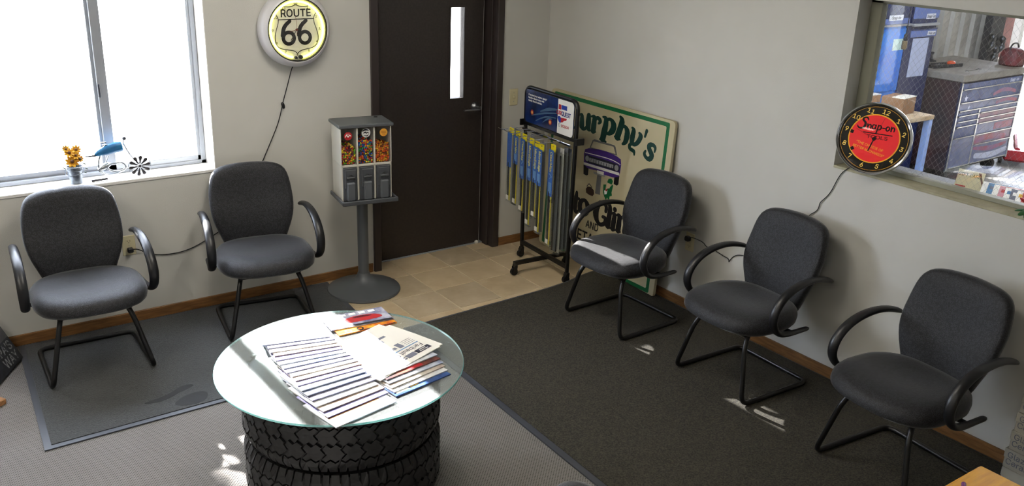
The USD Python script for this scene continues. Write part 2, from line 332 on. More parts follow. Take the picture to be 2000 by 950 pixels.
# ------------------------------------------------------------------ outdoors
obj('ground', bx(-60, 60, .2, 80, -.3, -.12), M('concrete', 'b9b5ab', .9, var='aaa69c', scale=.8), kind='structure')
def tree(loc, label, blobs, seed, n_leaf):
    r_ = np.random.default_rng(seed); t = thing('tree', label, 'tree', loc)
    BARK = M('bark', '4a3a2c', .9, var='382a1f', scale=14)
    obj('trunk', tube(smoothpts([(0, 0, 0), (.05, 0, 1.3), (.0, .05, 2.6), (.2, 0, 4.0)], 14), np.linspace(.14, .05, 14), 8), BARK, t, smooth=True)
    V, F = [], []
    for bc, br in blobs:
        k = int(n_leaf * br ** 2)
        c = r_.normal(size=(k, 3)); c /= np.linalg.norm(c, axis=1, keepdims=True); c = np.array(bc) + c * br * r_.uniform(.25, 1, (k, 1)) ** .5 * (1, 1, .8)
        a = r_.normal(size=(k, 3)); a /= np.linalg.norm(a, axis=1, keepdims=True); b = np.cross(a, r_.normal(size=(k, 3))); b /= np.linalg.norm(b, axis=1, keepdims=True)
        s = r_.uniform(.05, .09, (k, 1)); o = sum(map(len, V))
        V += [np.stack([c - a * s, c + b * s * .45, c + a * s, c - b * s * .45], 1).reshape(-1, 3)]
        i = o + 4 * np.arange(k)[:, None]; F += [np.hstack([i, i + 1, i + 2]), np.hstack([i, i + 2, i + 3])]
    LEAF = M('leaf_green', '49602c', .6, var='5d7436', scale=3)
    obj('foliage', trimesh.Trimesh(np.vstack(V), np.vstack(F), process=False), LEAF, t, kind='stuff')
    br = [tube([(.02, 0, 2.2), tuple((np.array(b[0]) * .9))], [.06, .02], 6) for b in blobs]
    obj('branches', br, BARK, t)
# ------------------------------------------------------------------ mats
def mat_mesh(quad, nu, nv, z, bump=None):
    q = np.array(quad, float); u, v = np.meshgrid(np.linspace(0, 1, nu), np.linspace(0, 1, nv), indexing='ij')
    P = (1 - u)[..., None] * ((1 - v)[..., None] * q[0] + v[..., None] * q[3]) + u[..., None] * ((1 - v)[..., None] * q[1] + v[..., None] * q[2])
    Z = np.full(u.shape, z) if bump is None else z + bump(P[..., 0], P[..., 1])
    V = np.concatenate([P, Z[..., None]], -1).reshape(-1, 3); B = V.copy(); B[:, 2] -= .007
    F = []; id_ = lambda i, j: i * nv + j; N = len(V)
    for i in range(nu - 1):
        for j in range(nv - 1):
            a, b, c, d = id_(i, j), id_(i + 1, j), id_(i + 1, j + 1), id_(i, j + 1); F += [[a, b, c], [a, c, d], [a + N, c + N, b + N], [a + N, d + N, c + N]]
    ed = [id_(i, 0) for i in range(nu)] + [id_(nu - 1, j) for j in range(1, nv)] + [id_(i, nv - 1) for i in range(nu - 2, -1, -1)] + [id_(0, j) for j in range(nv - 2, 0, -1)]
    for a, b in zip(ed, ed[1:] + ed[:1]): F += [[a, a + N, b + N], [a, b + N, b]]
    m = trimesh.Trimesh(np.vstack([V, B]), F, process=False); m.fix_normals(); return m
PILE1 = M('mat_pile', '232527', .85, var='474a4c', scale=170, detail=3, bump=.0025, bscale=330, sheen=.25)
PILE2 = M('mat_pile_olive', '1e1c18', .9, var='464237', scale=150, detail=3, bump=.003, bscale=300)
STAIN = M('mat_stain', '1d1e20', .8, var='2c2e30', scale=300)
def inset(q, d):
    p = Polygon(q).buffer(-d, join_style=2); c = np.array(p.exterior.coords)[:-1]; o = []
    for k in q: o.append(c[np.argmin(np.linalg.norm(c - np.array(k), axis=1))])
    return o
q1 = [(-3.528, -1.155), (-1.80, -1.135), (-1.705, -.03), (-3.463, -.03)]
t = thing('floor_mat', 'charcoal floor mat with rubber edge under the two chairs by the window', 'floor mat', (0, 0, 0))
obj('rubber_border', mat_mesh(q1, 2, 2, .0072), RUBBER, t)
obj('pile', mat_mesh(inset(q1, .03), 2, 2, .0105), PILE1, t)
pts = smoothpts([(-3.07, -.98), (-2.96, -.95), (-2.86, -.90), (-2.82, -.92), (-2.9, -.96), (-3.0, -1.0)], 30, True)
obj('stain', [tf(prism(Polygon(pts), .0004), None, (0, 0, .0105)), tf(prism(Polygon(smoothpts([(-2.95, -1.06), (-2.86, -1.0), (-2.79, -1.02), (-2.82, -1.09), (-2.9, -1.1)], 24, True)), .0004), None, (0, 0, .0105))], STAIN, t)
q2 = [(-1.70, -3.6), (-.02, -3.75), (-.03, -.80), (-1.625, -.875)]
def curl(x, y):
    z = .035 * np.exp(-((x + .17) / .2) ** 2 - ((y + .86) / .17) ** 2) + .012 * np.exp(-((x + .12) / .1) ** 2 - ((y + 1.15) / .2) ** 2)
    return z
t = thing('floor_mat', 'large dark olive floor mat along the right wall under three chairs', 'floor mat', (0, 0, 0))
obj('rubber_border', mat_mesh(q2, 40, 60, .0072, curl), RUBBER, t, smooth=50)
obj('pile', mat_mesh([(-1.665, -3.57), (-.03, -3.72), (-.04, -.815), (-1.592, -.893)], 40, 60, .0105, curl), PILE2, t, smooth=50)

# ------------------------------------------------------------------ chairs
n = {'tc': ('texture_coordinate', {}), 'v': ('voronoi_texture', {'scale': 95., 'randomness': 1.}), 'no': ('noise_texture', {'scale': 500., 'detail': 1.}),
     'r': ('rgb_ramp', {'ramp': [(.25, lin('121317')), (.42, lin('33343b')), (.6, lin('18191d'))]}), 'mx': ('mix_color', {'blend_type': 'multiply', 'fac': .5}),
     'b': ('bump', {'distance': .0008}), 'p': ('principled_bsdf', {'roughness': .6, 'sheen_weight': .3, 'sheen_roughness': .35, 'specular_ior_level': .4})}
l = [('tc.object', 'v.vector'), ('tc.object', 'no.vector'), ('v.distance', 'r.fac'), ('r.color', 'mx.a'), ('no.color', 'mx.b'), ('mx.result', 'p.base_color'), ('no.fac', 'b.height'), ('b.normal', 'p.normal')]
FABRIC = usdkit.material(stage, '/World/Looks/chair_fabric', n, l, surface='p.BSDF')
def super_ellipse(a, b, e, n=56):
    th = np.linspace(0, 2 * PI, n, endpoint=False); c, s = np.cos(th), np.sin(th)
    return np.stack([a * np.sign(c) * np.abs(c) ** (2 / e), b * np.sign(s) * np.abs(s) ** (2 / e)], 1)
def make_chair(label, loc, rz, group):
    t = thing('guest_chair', label, 'chair', loc, rz, group)
    # seat
    base = super_ellipse(.262, .245, 2.9); R = []
    for z, k in ((.352, .7), (.355, .84), (.366, .93), (.385, .985), (.41, 1.), (.432, .985), (.45, .93), (.459, .85), (.463, .72), (.463, .5), (.4605, .25)):
        p = base * k; y = p[:, 1] - .065; zz = np.full(len(p), z)
        f = np.clip((-.12 - y) / .2, 0, 1) ** 2; zz = zz - .03 * f * (z > .4) + 0.012 * f * (z < .38)
        zz = zz - (.010 * np.exp(-(p[:, 0] / .16) ** 2 - ((y + .02) / .15) ** 2) if z > .44 else 0)
        R.append(np.column_stack([p[:, 0] * (1 - .10 * np.clip((y - .02) / .2, 0, 1)), y, zz]))
    obj('seat', rings(R), FABRIC, t, smooth=True)
    obj('seat_pan', bx(-.17, .17, -.2, .13, .335, .353, .006), PLASTIC, t)
    # backrest
    half = [(0, .0), (.105, .0), (.150, .022), (.185, .10), (.222, .21), (.233, .31), (.226, .40), (.205, .475), (.165, .508), (.09, .522), (0, .526)]
    hp = smoothpts(half, 30); ring = np.vstack([hp, np.column_stack([-hp[::-1, 0], hp[::-1, 1]])[1:-1]])
    cen = np.array([0, .27]); R = []
    for d, k in ((.03, .55), (.034, .8), (.031, .93), (.02, .985), (.0, 1.), (-.018, .985), (-.030, .94), (-.036, .84), (-.039, .6), (-.040, .3)):
        p = cen + (ring - cen) * k; h = p[:, 1]
        y = .178 + .205 * h - .02 * np.sin(np.clip(h / .35, 0, 1) * PI) + d - .55 * p[:, 0] ** 2 * (1 if True else 0)
        R.append(np.column_stack([p[:, 0], y, .360 + h * .94]))
    obj('backrest', rings(R), FABRIC, t, smooth=True)
    obj('back_bracket', tube(fillet([(0, .05, .345), (0, .235, .345), (0, .275, .55)], .06), .014, 10, sx=2.2, up=(1, 0, 0)), BLACKM, t, smooth=True)
    for s in (-1, 1):
        P = smoothpts([(s * .276, .125, .362), (s * .279, .06, .364), (s * .285, -.05, .372), (s * .290, -.128, .402), (s * .292, -.166, .468), (s * .291, -.145, .54), (s * .289, -.07, .598), (s * .287, .04, .624), (s * .284, .15, .618), (s * .281, .232, .594), (s * .280, .246, .586)], 52)
        r = np.interp(np.linspace(0, 1, 52), [0, .01, .03, .12, .26, .45, .7, .92, .98, 1], [.004, .009, .0125, .013, .017, .020, .019, .0155, .011, .004])
        obj('armrest', [tube(P, r, 14, sx=.85, sy=1.22, up=(1, 0, 0)), rod((s * .10, .02, .352), (s * .286, .0, .366), .011, 8)], PLASTIC, t, smooth=True)
    leg = lambda s: [(s * .10, .03, .345), (s * .150, -.16, .345), (s * .172, -.2, .28), (s * .235, -.245, .0125)]
    P = fillet(leg(-1) + [(-.235, .24, .0125), (.235, .24, .0125)] + leg(1)[::-1], .055, 7)
    obj('sled_frame', tube(P, .0125, 10), BLACKM, t, smooth=True)
    return t
G = 'matching charcoal fabric guest chairs with black sled frames'
c1 = make_chair('leftmost charcoal guest chair in front of the window, next to the wall outlet', (-3.157, -.405, .0105), -2, G)
dup(c1, (-2.235, -.365, .0105), -9, 'charcoal guest chair between the window chair and the candy machine', G)
dup(c1, (-.452, -1.415, .0105), -88, 'charcoal guest chair right in front of the leaning white sign', G)
dup(c1, (-.405, -2.293, .0105), -92, 'charcoal guest chair in the middle of the three along the right wall', G)
dup(c1, (-.470, -3.235, .0105), -95.5, 'charcoal guest chair at the right end of the wall row, beside the white boxes', G)

# ------------------------------------------------------------------ tyre table
TYRE = M('tyre_rubber', '18181a', .5, var='232325', scale=60, spec=.4)
PITCH, RT = 34, .397
def tread():
    zig = lambda t: 2 * abs((t % 1) - .5) - .5
    S = [(0, 0), (.24, .09), (.02, .19), (.30, .33)]
    rows = []
    cu = np.array(S); b0 = [(u, .035 * (1 if i % 2 else -1)) for i, u in enumerate(np.linspace(0, 1, 5))]
    b1 = [(.30 + u, .33 + .03 * (1 if i % 2 else -1)) for i, u in enumerate(np.linspace(0, 1, 5))]
    up = [(0, b0[0][1])] + S[1:3] + [b1[0]]
    poly = b0[::1] + [(u + 1, v) for u, v in up[1:3]] + b1[::-1] + up[1:3][::-1]
    lug = b1 + [(1.42, .47), (1.40, .63), (.99, .63), (.95, .56), (.93, .63), (.42, .63), (.42, .47)]
    out = []
    for p in (poly, lug):
        g = Polygon([(u * .0739, v * .205) for u, v in p]).buffer(0).buffer(-.0035, join_style=2); out.append(g)
        out.append(affinity.rotate(affinity.translate(g, .03), 180, origin=(0, 0)))
    ms = []
    for g in out:
        g = max(getattr(g, 'geoms', [g]), key=lambda a: a.area).segmentize(.02); m = trimesh.creation.extrude_polygon(g, .011, engine='earcut'); ms.append(m)
    one = cat_(ms); V0, F0 = np.array(one.vertices), np.array(one.faces); V, F = [], []
    for k in range(PITCH):
        th = (V0[:, 0] / .0739 + k) * 2 * PI / PITCH; v = V0[:, 1]
        r = RT - .011 - .9 * np.clip(np.abs(v) - .085, 0, None) ** 1.35 * 1.6 + V0[:, 2]
        V.append(np.column_stack([r * np.cos(th), r * np.sin(th), v])); F.append(F0 + k * len(V0))
    m = trimesh.Trimesh(np.vstack(V), np.vstack(F), process=False); 
    if m.volume < 0: m.invert()
    return m
pr = [(.2, .100), (.215, .112), (.25, .125), (.3, .1325), (.34, .128), (.365, .116)]
for v in np.linspace(.112, -.112, 17): pr.append((RT - .0115 - .9 * max(abs(v) - .085, 0) ** 1.35 * 1.6, v))
pr += [(r, -z) for r, z in pr[:6][::-1]] + [(.2, .100)]
TC = (-2.522, -1.998)
def make_tyre(label, loc, rz):
    t = thing('tyre', label, 'tire', loc, rz, None)
    obj('carcass', lathe(pr, 96), TYRE, t, smooth=40); obj('tread', tread(), TYRE, t); return t
t0 = make_tyre('lower tyre of the glass-topped table, standing on the carpet', (*TC, .1325), 0)
dup(t0, (*TC, .1325 + .2655), 7.3, 'upper tyre of the glass-topped table, directly under the glass')
GLASS_TOP = pane('table_glass', (.90, .95, .94), dust=.088, dustc=(.80, .84, .86))
EDGEG = M('glass_edge', '8fd0cf', .1, trans=.3)
t = thing('glass_tabletop', 'round clear glass table top resting on the two stacked tyres', 'table top', (*TC, .531))
obj('glass', tf(trimesh.creation.cylinder(.4885, .009, sections=128), None, (0, 0, .005)), GLASS_TOP, t)
obj('edge', lathe([(.4885, .0005), (.4905, .002), (.4912, .005), (.4905, .008), (.4885, .0095)], 128), EDGEG, t, smooth=60)
ZT = .5410

# ------------------------------------------------------------------ magazines and newspaper
PAPER = M('page_edges', 'd9d6d0', .7)
COV = [M(f'cover_{i}', c, .3, var=v, scale=9, detail=4) for i, (c, v) in enumerate([('d9d8d6', 'b9bfcc'), ('3d3a66', '8a86b0'), ('c9c4bb', '8c6a5a'), ('e2e2e4', '9aa4be'), ('403c5c', 'b8b8cc'), ('c6ccd8', '5b6a94')])]
INK = M('ink_dark', '26273a', .5); INKG = M('ink_grey', '6d7182', .6); RED = M('print_red', 'b1242b', .4); YEL = M('print_yellow', 'e9b62c', .4); ORG = M('print_orange', 'd9661f', .4, var='f0b040', scale=25)
NAVY = M('print_navy', '1d2f66', .4); BLUEP = M('print_blue', '4a7fae', .5); WPRINT = M('print_white', 'ecebe7', .5); BLKP = M('print_black', '15151a', .5)
def magazine(label, loc, rz, pitch, cover, w=.27, d=.205, th=.0042, group=None, prints=()):
    """spine edge along local x at the front (-y); pitched so that the front edge is up."""
    t = thing('magazine', label, 'magazine', loc, rz, group)
    Rm = rot((1, 0, 0), -pitch); o = lambda m: tf(m, Rm, (0, 0, 0))
    obj('pages', o(bx(-w / 2 + .001, w / 2 - .001, .001, d - .001, .0004, th - .0004)), PAPER, t)
    obj('cover', [o(bx(-w / 2, w / 2, 0, d, 0, .0004)), o(bx(-w / 2, w / 2, 0, d, th - .0004, th)), o(bx(-w / 2, w / 2, -.0004, .0006, 0, th))], cover, t)
    for nm, poly, mt in prints: obj(nm, o(tf(prism(poly, .0003), None, (0, 0, th))), mt, t)
    return t
g_ = 'fanned row of magazines on the glass table'
NM = 18
for i in range(NM):
    y = -2.43 if i == 0 else -2.362 + (i - 1) * .0352; ang = 11 - 25 * i / 17 + float(rng.uniform(-.7, .7)); x = -2.622 + float(rng.uniform(-.008, .008)) - .01 * math.sin(i / 17 * PI)
    pt = min(6.9, i * 1.2)
    ORD = ['', 'second', 'third', 'fourth', 'fifth', 'sixth', 'seventh', 'eighth', 'ninth']
    lab = f'{ORD[i]} magazine from the near end of the fanned row on the glass table' if i < 9 else f'{ORD[17 - i]} magazine from the far end of the fanned row on the glass table' if i < 17 else ''
    if i == 0: lab = 'magazine at the near end of the fanned row, most of its brown banded cover showing'
    if i == NM - 1: lab = 'topmost magazine at the far end of the fanned row on the glass table'
    prints = []
    if i == 0: prints = [('cover_band', sbox(-.13, .052, .10, .085), M('print_brown', '3a2418', .4, var='8a5a30', scale=40)), ('title', sbox(-.11, .03, -.05, .036), INKG)]
    magazine(lab, (x, y, ZT + min(i, 5.75) * .0043 + .001), ang, pt, COV[i % 6] if i else COV[3], group=g_ if 0 < i < NM - 1 else None, prints=prints)
# right hand pile of magazines
ps = [('dark blue magazine lowest in the pile at the right of the newspaper', M('cover_blue', '22366e', .3, var='4a6aa4', scale=14)), ('pale magazine second from the bottom of the pile under the newspaper', COV[0]), ('tan-edged magazine in the middle of the pile under the newspaper', COV[2]),
      ('blue-white magazine fourth in the pile under the newspaper', COV[5]), ('dark magazine with red print near the top of the pile under the newspaper', M('cover_dark', '2b2c33', .3, var='7a4438', scale=18)), ('grey magazine on top of the pile just under the newspaper', COV[3])]
for i, (lb, cv) in enumerate(ps):
    pp = []
    if i == 0: pp = [('title', sbox(-.12, .012, -.06, .04), WPRINT), ('picture', sbox(-.05, .02, -.01, .05), YEL)]
    if i == 1: pp = [('title', sbox(-.1, .006, .0, .018), INK)]
    if i == 4: pp = [('picture', sbox(-.02, .004, .05, .03), RED)]
    magazine(lb, (-2.345 + .004 * i, -2.352 + .026 * i, ZT + .001 + .0044 * i), 9 + (i % 3) * .8, 1.2 * min(i, 2), cv, w=.268, prints=pp)
# two magazines at the far edge
magazine('orange magazine with dark lettering under the red car magazine', (-2.300, -1.80, ZT + .001), -2, 0, M('cover_fire', 'c8541c', .3, var='f2b23a', scale=22), w=.27, d=.18,
         prints=[('title', unary_union([disc(.016, -.085, .02).difference(disc(.009, -.085, .02)), disc(.016, -.03, .022).difference(disc(.009, -.03, .022))]), BLKP), ('spine_print', sbox(-.13, .001, .13, .006), INK)])
car = Polygon(smoothpts([(-.07, .05), (-.05, .085), (.0, .10), (.06, .098), (.1, .08), (.11, .055), (.05, .04), (-.03, .04)], 40, True))
magazine('magazine with a red car on its cover at the far side of the table', (-2.305, -1.758, ZT + .0056), -6, 1.2, M('cover_car', 'b9bac6', .3, var='5d5f86', scale=16), w=.285, d=.15,
         prints=[('car_picture', car, RED), ('car_windows', Polygon(smoothpts([(-.02, .083), (.0, .094), (.05, .092), (.07, .08)], 20, True)), INK), ('lower_band', sbox(-.14, .001, .14, .018), BLKP), ('title', unary_union([sbox(-.11 + k * .045, .118, -.08 + k * .045, .14) for k in range(5)]), WPRINT)])
# newspaper, lying upside down to the viewer
t = thing('newspaper', 'folded newspaper lying upside down across the magazines on the glass table', 'newspaper', (-2.375, -2.045, ZT + .030), 18.5)
NEWS = M('newsprint', 'dcdad4', .85)
def sheet(w, d, z0, bend, th=.0008, x0=0, y0=0):
    nu, nv = 24, 24; u, v = np.meshgrid(np.linspace(-w / 2, w / 2, nu), np.linspace(-d / 2, d / 2, nv), indexing='ij')
    zz = z0 + bend(u, v); V = np.stack([u + x0, v + y0, zz], -1).reshape(-1, 3); B = V.copy(); B[:, 2] -= th; N = len(V); F = []
    for i in range(nu - 1):
        for j in range(nv - 1):
            a, b, c, d_ = i * nv + j, (i + 1) * nv + j, (i + 1) * nv + j + 1, i * nv + j + 1; F += [[a, b, c], [a, c, d_], [a + N, c + N, b + N], [a + N, d_ + N, c + N]]
    ed = [i * nv for i in range(nu)] + [(nu - 1) * nv + j for j in range(1, nv)] + [i * nv + nv - 1 for i in range(nu - 2, -1, -1)] + [j for j in range(nv - 2, 0, -1)]
    for a, b in zip(ed, ed[1:] + ed[:1]): F += [[a, a + N, b + N], [a, b + N, b]]
    m = trimesh.Trimesh(np.vstack([V, B]), F, process=False); m.fix_normals(); return m
bend = lambda u, v: .004 * np.sin(u * 9) - .02 * np.clip(-u - .02, 0, 1) * 4 * .25 - .03 * np.clip(v, 0, 1)
obj('folded_sheets', [sheet(.35, .345, 0, bend, .004)], NEWS, t, smooth=40)
obj('inner_sheet', [sheet(.30, .30, -.0045, lambda u, v: bend(u, v) , .002, .055, -.01)], NEWS, t, smooth=40)
def on_sheet(m):
    m = m.subdivide_to_size(.02) if hasattr(m, 'subdivide_to_size') else m
    V = np.array(m.vertices); V[:, :2] *= -1; V[:, 2] += bend(V[:, 0], V[:, 1]) + .0004; m.vertices = V; return m       # rotated half a turn: the head lies near the viewer
mast = txt('Faribault Daily News', .023, False, .0003); mast.apply_translation((-.0, .085, 0)); mast.vertices[:, 0] *= .96
obj('masthead', on_sheet(mast), INK, t)
obj('rule', on_sheet(prism(sbox(-.15, .068, .15, .073), .0003)), BLUEP, t)
obj('banner', on_sheet(prism(sbox(-.155, .118, -.075, .145), .0003)), INK, t)
obj('banner_picture', on_sheet(prism(unary_union([sbox(-.07, .118, -.02, .146), sbox(-.015, .122, .06, .129), sbox(-.015, .134, .08, .142)]), .0003)), INKG, t)
b1_ = txt('FREE PRESS', .006, True, .0004); b1_.apply_translation((-.115, .134, .0002)); b2_ = txt('MONDAY', .006, True, .0004); b2_.apply_translation((-.115, .123, .0002))
obj('banner_words', on_sheet(cat_([b1_, b2_])), WPRINT, t)
obj('headline', on_sheet(prism(unary_union([sbox(-.05 + k * .016, .036, -.04 + k * .016 + .004, .052) for k in range(10)]), .0003)), INKG, t)
obj('photo', on_sheet(prism(unary_union([sbox(-.085, .02, -.06, .06), Polygon([(-.03, -.045), (.09, -.06), (.12, -.02), (.04, -.02)]), sbox(-.06, -.065, -.03, -.03), sbox(-.1, -.075, -.05, -.06)]), .0003)), INKG, t)
obj('columns', on_sheet(prism(unary_union([sbox(-.15, .055 - k * .011, -.095, .057 - k * .011) for k in range(4)] + [sbox(.12, .04 - k * .012, .15, .043 - k * .012) for k in range(6)]), .0003)), INKG, t)

# ------------------------------------------------------------------ candy machine
t = thing('candy_machine', 'grey and white three-column candy vending machine on a pedestal beside the door', 'candy machine', (-1.556, -.246, 0), -9)
GREYP = M('machine_grey', '54585c', .4, bump=.0002, bscale=900); CREAM = M('machine_cream', 'cbc8bd', .4); DGREY = M('machine_dark_grey', '4a4d52', .42)
CLEAR = pane('machine_clear', (.97, .97, .97))
obj('base', lathe([(0, .0), (.222, .0), (.226, .008), (.222, .018), (.19, .03), (.13, .048), (.08, .064), (.055, .085), (.042, .10), (.036, .12), (0, .12)], 64), GREYP, t, smooth=30)
obj('pole', tf(trimesh.creation.cylinder(.033, .50, sections=32), None, (0, 0, .36)), GREYP, t, smooth=30)
tray = [bx(-.158, .163, -.165, .095, .612, .62, .003), bx(-.162, .167, -.173, -.161, .612, .638, .004), bx(-.167, -.155, -.173, .095, .612, .638, .004), bx(.160, .172, -.173, .095, .612, .638, .004), bx(-.08, .08, -.08, .08, .598, .614, .004)]
obj('tray', tray, DGREY, t)
BX0, BX1, BY0, BY1 = -.150, .155, -.100, .092
obj('cabinet', [bx(BX0, BX1, BY0 + .012, BY1, .62, .838, .004)] + [bx(x - .005, x + .005, BY0, BY0 + .02, .62, .838, .002) for x in (BX0 + .005, -.0517, .0517, BX1 - .005)] + [bx(BX0, BX1, BY0, BY0 + .02, .824, .838, .002)], CREAM, t)
obj('bin_frame', [bx(BX0, BX0 + .004, BY0, BY1, .838, 1.055), bx(BX0, BX1, BY1 - .006, BY1, .838, 1.055)] + [bx(x - .0045, x + .0045, BY0, BY1, .838, 1.055) for x in (-.0517, .0517)] + [bx(BX1 - .004, BX1, BY0, BY1, .838, 1.055)], CREAM, t)
obj('lid', [bx(BX0 - .012, BX1 + .012, BY0 - .012, BY1 + .012, 1.055, 1.075, .004)], GREYP, t)
obj('lock', tf(trimesh.creation.cylinder(.012, .004, sections=20), None, (.11, .05, 1.077)), CHROME, t)
sph = trimesh.creation.icosphere(1, 1.0); SV, SF = np.array(sph.vertices), np.array(sph.faces)
def candy(x0, x1, ztop, cols, seed):
    r_ = np.random.default_rng(seed); V, F, C = [], [], []; k = 0; st = .0105
    for ix in range(int((x1 - x0) / st)):
        for iy in range(int((BY1 - .02 - BY0) / st)):
            hh = ztop + .012 * math.sin(ix * 1.1 + seed) - .0006 * iy ** 1.2
            nz = int((hh - .842) / .0095)
            for iz in range(nz):
                if iy > 1 and iz < nz - 2: continue
                c = np.array([x0 + .0055 + ix * st, BY0 + .011 + iy * st, .847 + iz * .0095]) + r_.uniform(-.0022, .0022, 3)
                q = trimesh.transformations.random_rotation_matrix(r_.random(3))[:3, :3]
                V.append((SV * (.0064, .0064, .0042)) @ q.T + c); F.append(SF + k * len(SV)); C.append(np.repeat([lin(cols[r_.integers(len(cols))])], len(SV), 0)); k += 1
    return trimesh.Trimesh(np.vstack(V), np.vstack(F), process=False), np.vstack(C)
n = {'a': ('attribute', {'attribute': 'candy_color'}), 'p': ('principled_bsdf', {'roughness': .25})}
CANDY = usdkit.material(stage, '/World/Looks/candy_shell', n, [('a.color', 'p.base_color')], surface='p.BSDF')
sets = [(['e8d52a', '5fae2c', 'e2761c', '6a2240', 'c9262a', 'e8c32a', '7a2c3c'], .955), (['2a58b8', '2f9a3c', 'd03428', 'e8d03a', 'e2702a', '2450a8', '4a2c22'], .985), (['e8781e', 'e8b42a', '7a3a1e', 'e05a20', 'd8941e'], .955)]
for i, (cols, zt) in enumerate(sets):
    x0, x1 = -.1455 + i * .1017, -.1455 + i * .1017 + .0925
    m, C_ = candy(x0, x1, zt, cols, 3 + i)
    p = obj('candy', m, CANDY, t, smooth=True, label=['fruit candy in yellow, green, red and purple', 'candy mainly in blue, green and red', 'candy in orange, yellow and brown'][i], kind='stuff')
    UsdGeom.PrimvarsAPI(p).CreatePrimvar('candy_color', Sdf.ValueTypeNames.Color3fArray, 'vertex').Set(Vt.Vec3fArray.FromNumpy(C_.astype(np.float32)))
    obj('clear_front', bx(x0, x1, BY0 + .0005, BY0 + .003, .84, 1.054), CLEAR, t)
    cx, cz, cr = [(-.105, 1.01, .024), (.002, 1.022, .026), (.108, 1.018, .023)][i]
    st_ = obj('sticker', tf(FR(prism(disc(cr), .0008), 0, 0, 0), None, (cx, BY0, cz)), [RED, M('sticker_white', 'd8d8d8', .4), M('sticker_orange', 'e0a03a', .4)][i], t, label=['red round sticker', 'white round sticker with dark marks', 'orange round sticker'][i])
    if i == 0: sh = unary_union([stroke([(-.016, -.004), (-.008, .006), (0, -.004), (.008, .005), (.016, .0)], [.005, .006, .005]), stroke([(-.01, .012), (.006, .012)], [.003, .003])]); mt = WPRINT
    elif i == 1: sh = unary_union([stroke([(-.02, .012), (-.004, .019), (.014, .015)], [.006, .011, .006]), stroke([(-.014, .0), (-.004, .004), (.003, -.004)], [.005, .009, .004]), stroke([(.006, .003), (.016, -.002)], [.006, .004]), stroke([(-.012, -.014), (.006, -.017), (.014, -.011)], [.003, .006, .003])]); mt = BLKP
    else: sh = unary_union([stroke([(-.014, .007), (.013, .005)], [.003] * 2), stroke([(-.012, -.001), (.014, -.002)], [.004] * 2), stroke([(-.008, -.009), (.009, -.010)], [.003] * 2)]); mt = M('sticker_ochre', 'a8641c', .5)
    obj('sticker_print', tf(FR(prism(sh, .0006), 0, 0, 0), None, (cx, BY0 - .0008, cz)), mt, st_)
    mx = (x0 + x1) / 2
    cp = obj('coin_mechanism', [bx(mx - .043, mx + .043, BY0 - .006, BY0 + .014, .622, .822, .004), bx(mx - .034, mx + .034, BY0 - .014, BY0 - .004, .70, .812, .004)], DGREY, t)
    obj('coin_handle', [bx(mx - .026, mx + .026, BY0 - .026, BY0 - .012, .757, .772, .004), tf(trimesh.creation.cylinder(.017, .012, sections=24), rot((1, 0, 0), 90), (mx, BY0 - .016, .765))], M('zinc', '7c8085', .3, .9), cp)
    obj('chute_door', bx(mx - .026, mx + .026, BY0 - .03, BY0 - .006, .625, .738, .007), M('chute_grey', '5c6065', .35), cp)
# ------------------------------------------------------------------ wiper blade rack
RK = (-.372, -.535, 0)
t = thing('display_rack', 'black wheeled wire display rack for wiper blades with a blue header sign', 'display rack', RK, -93)
def bar(P, w, d, r=.0): return None
U = fillet([(-.268, 0, .045), (-.285, 0, 1.185), (.285, 0, 1.185), (.268, 0, .045)], .06, 8)
sq = lambda x0, x1, y0, y1, z0, z1: bx(x0, x1, y0, y1, z0, z1, .002)
obj('upright_frame', tube(U, .0135, 4 * 3, sx=1, sy=.95), BLACKM, t, smooth=40)
obj('lower_bar', sq(-.27, .27, -.012, .012, .095, .12), BLACKM, t)
obj('cross_foot', sq(-.013, .013, -.235, .20, .07, .095), BLACKM, t)
obj('upper_bar', sq(-.31, .325, -.013, .011, .935, .957), BLACKM, t)
obj('bar_end', [sq(.315, .33, -.03, .03, .925, .967), sq(-.31, -.295, -.03, .03, .925, .967)], BLACKM, t)
for x, y in ((-.27, 0), (.27, 0), (0, -.225), (0, .19)):
    c = obj('caster', tf(trimesh.creation.cylinder(.024, .022, sections=24), rot((0, 1, 0), 90), (x, y - .008, .0245)), M('caster_black', '141416', .5), t, smooth=40)
    obj('caster_fork', [bx(x - .016, x - .0125, y - .016, y + .01, .02, .06, .001), bx(x + .0125, x + .016, y - .016, y + .01, .02, .06, .001), bx(x - .016, x + .016, y - .012, y + .012, .052, .072, .002)], BLACKM, c)
HK = [-.245, -.175, -.115, -.015, .09, .185]
obj('hook_rail', sq(-.27, .27, -.035, -.023, .905, .92), CHROME, t)
for hx in HK:
    obj('hook', tube(fillet([(hx, -.03, .925), (hx, -.21, .925), (hx, -.235, .94)], .01), .0022, 6), CHROME, t)
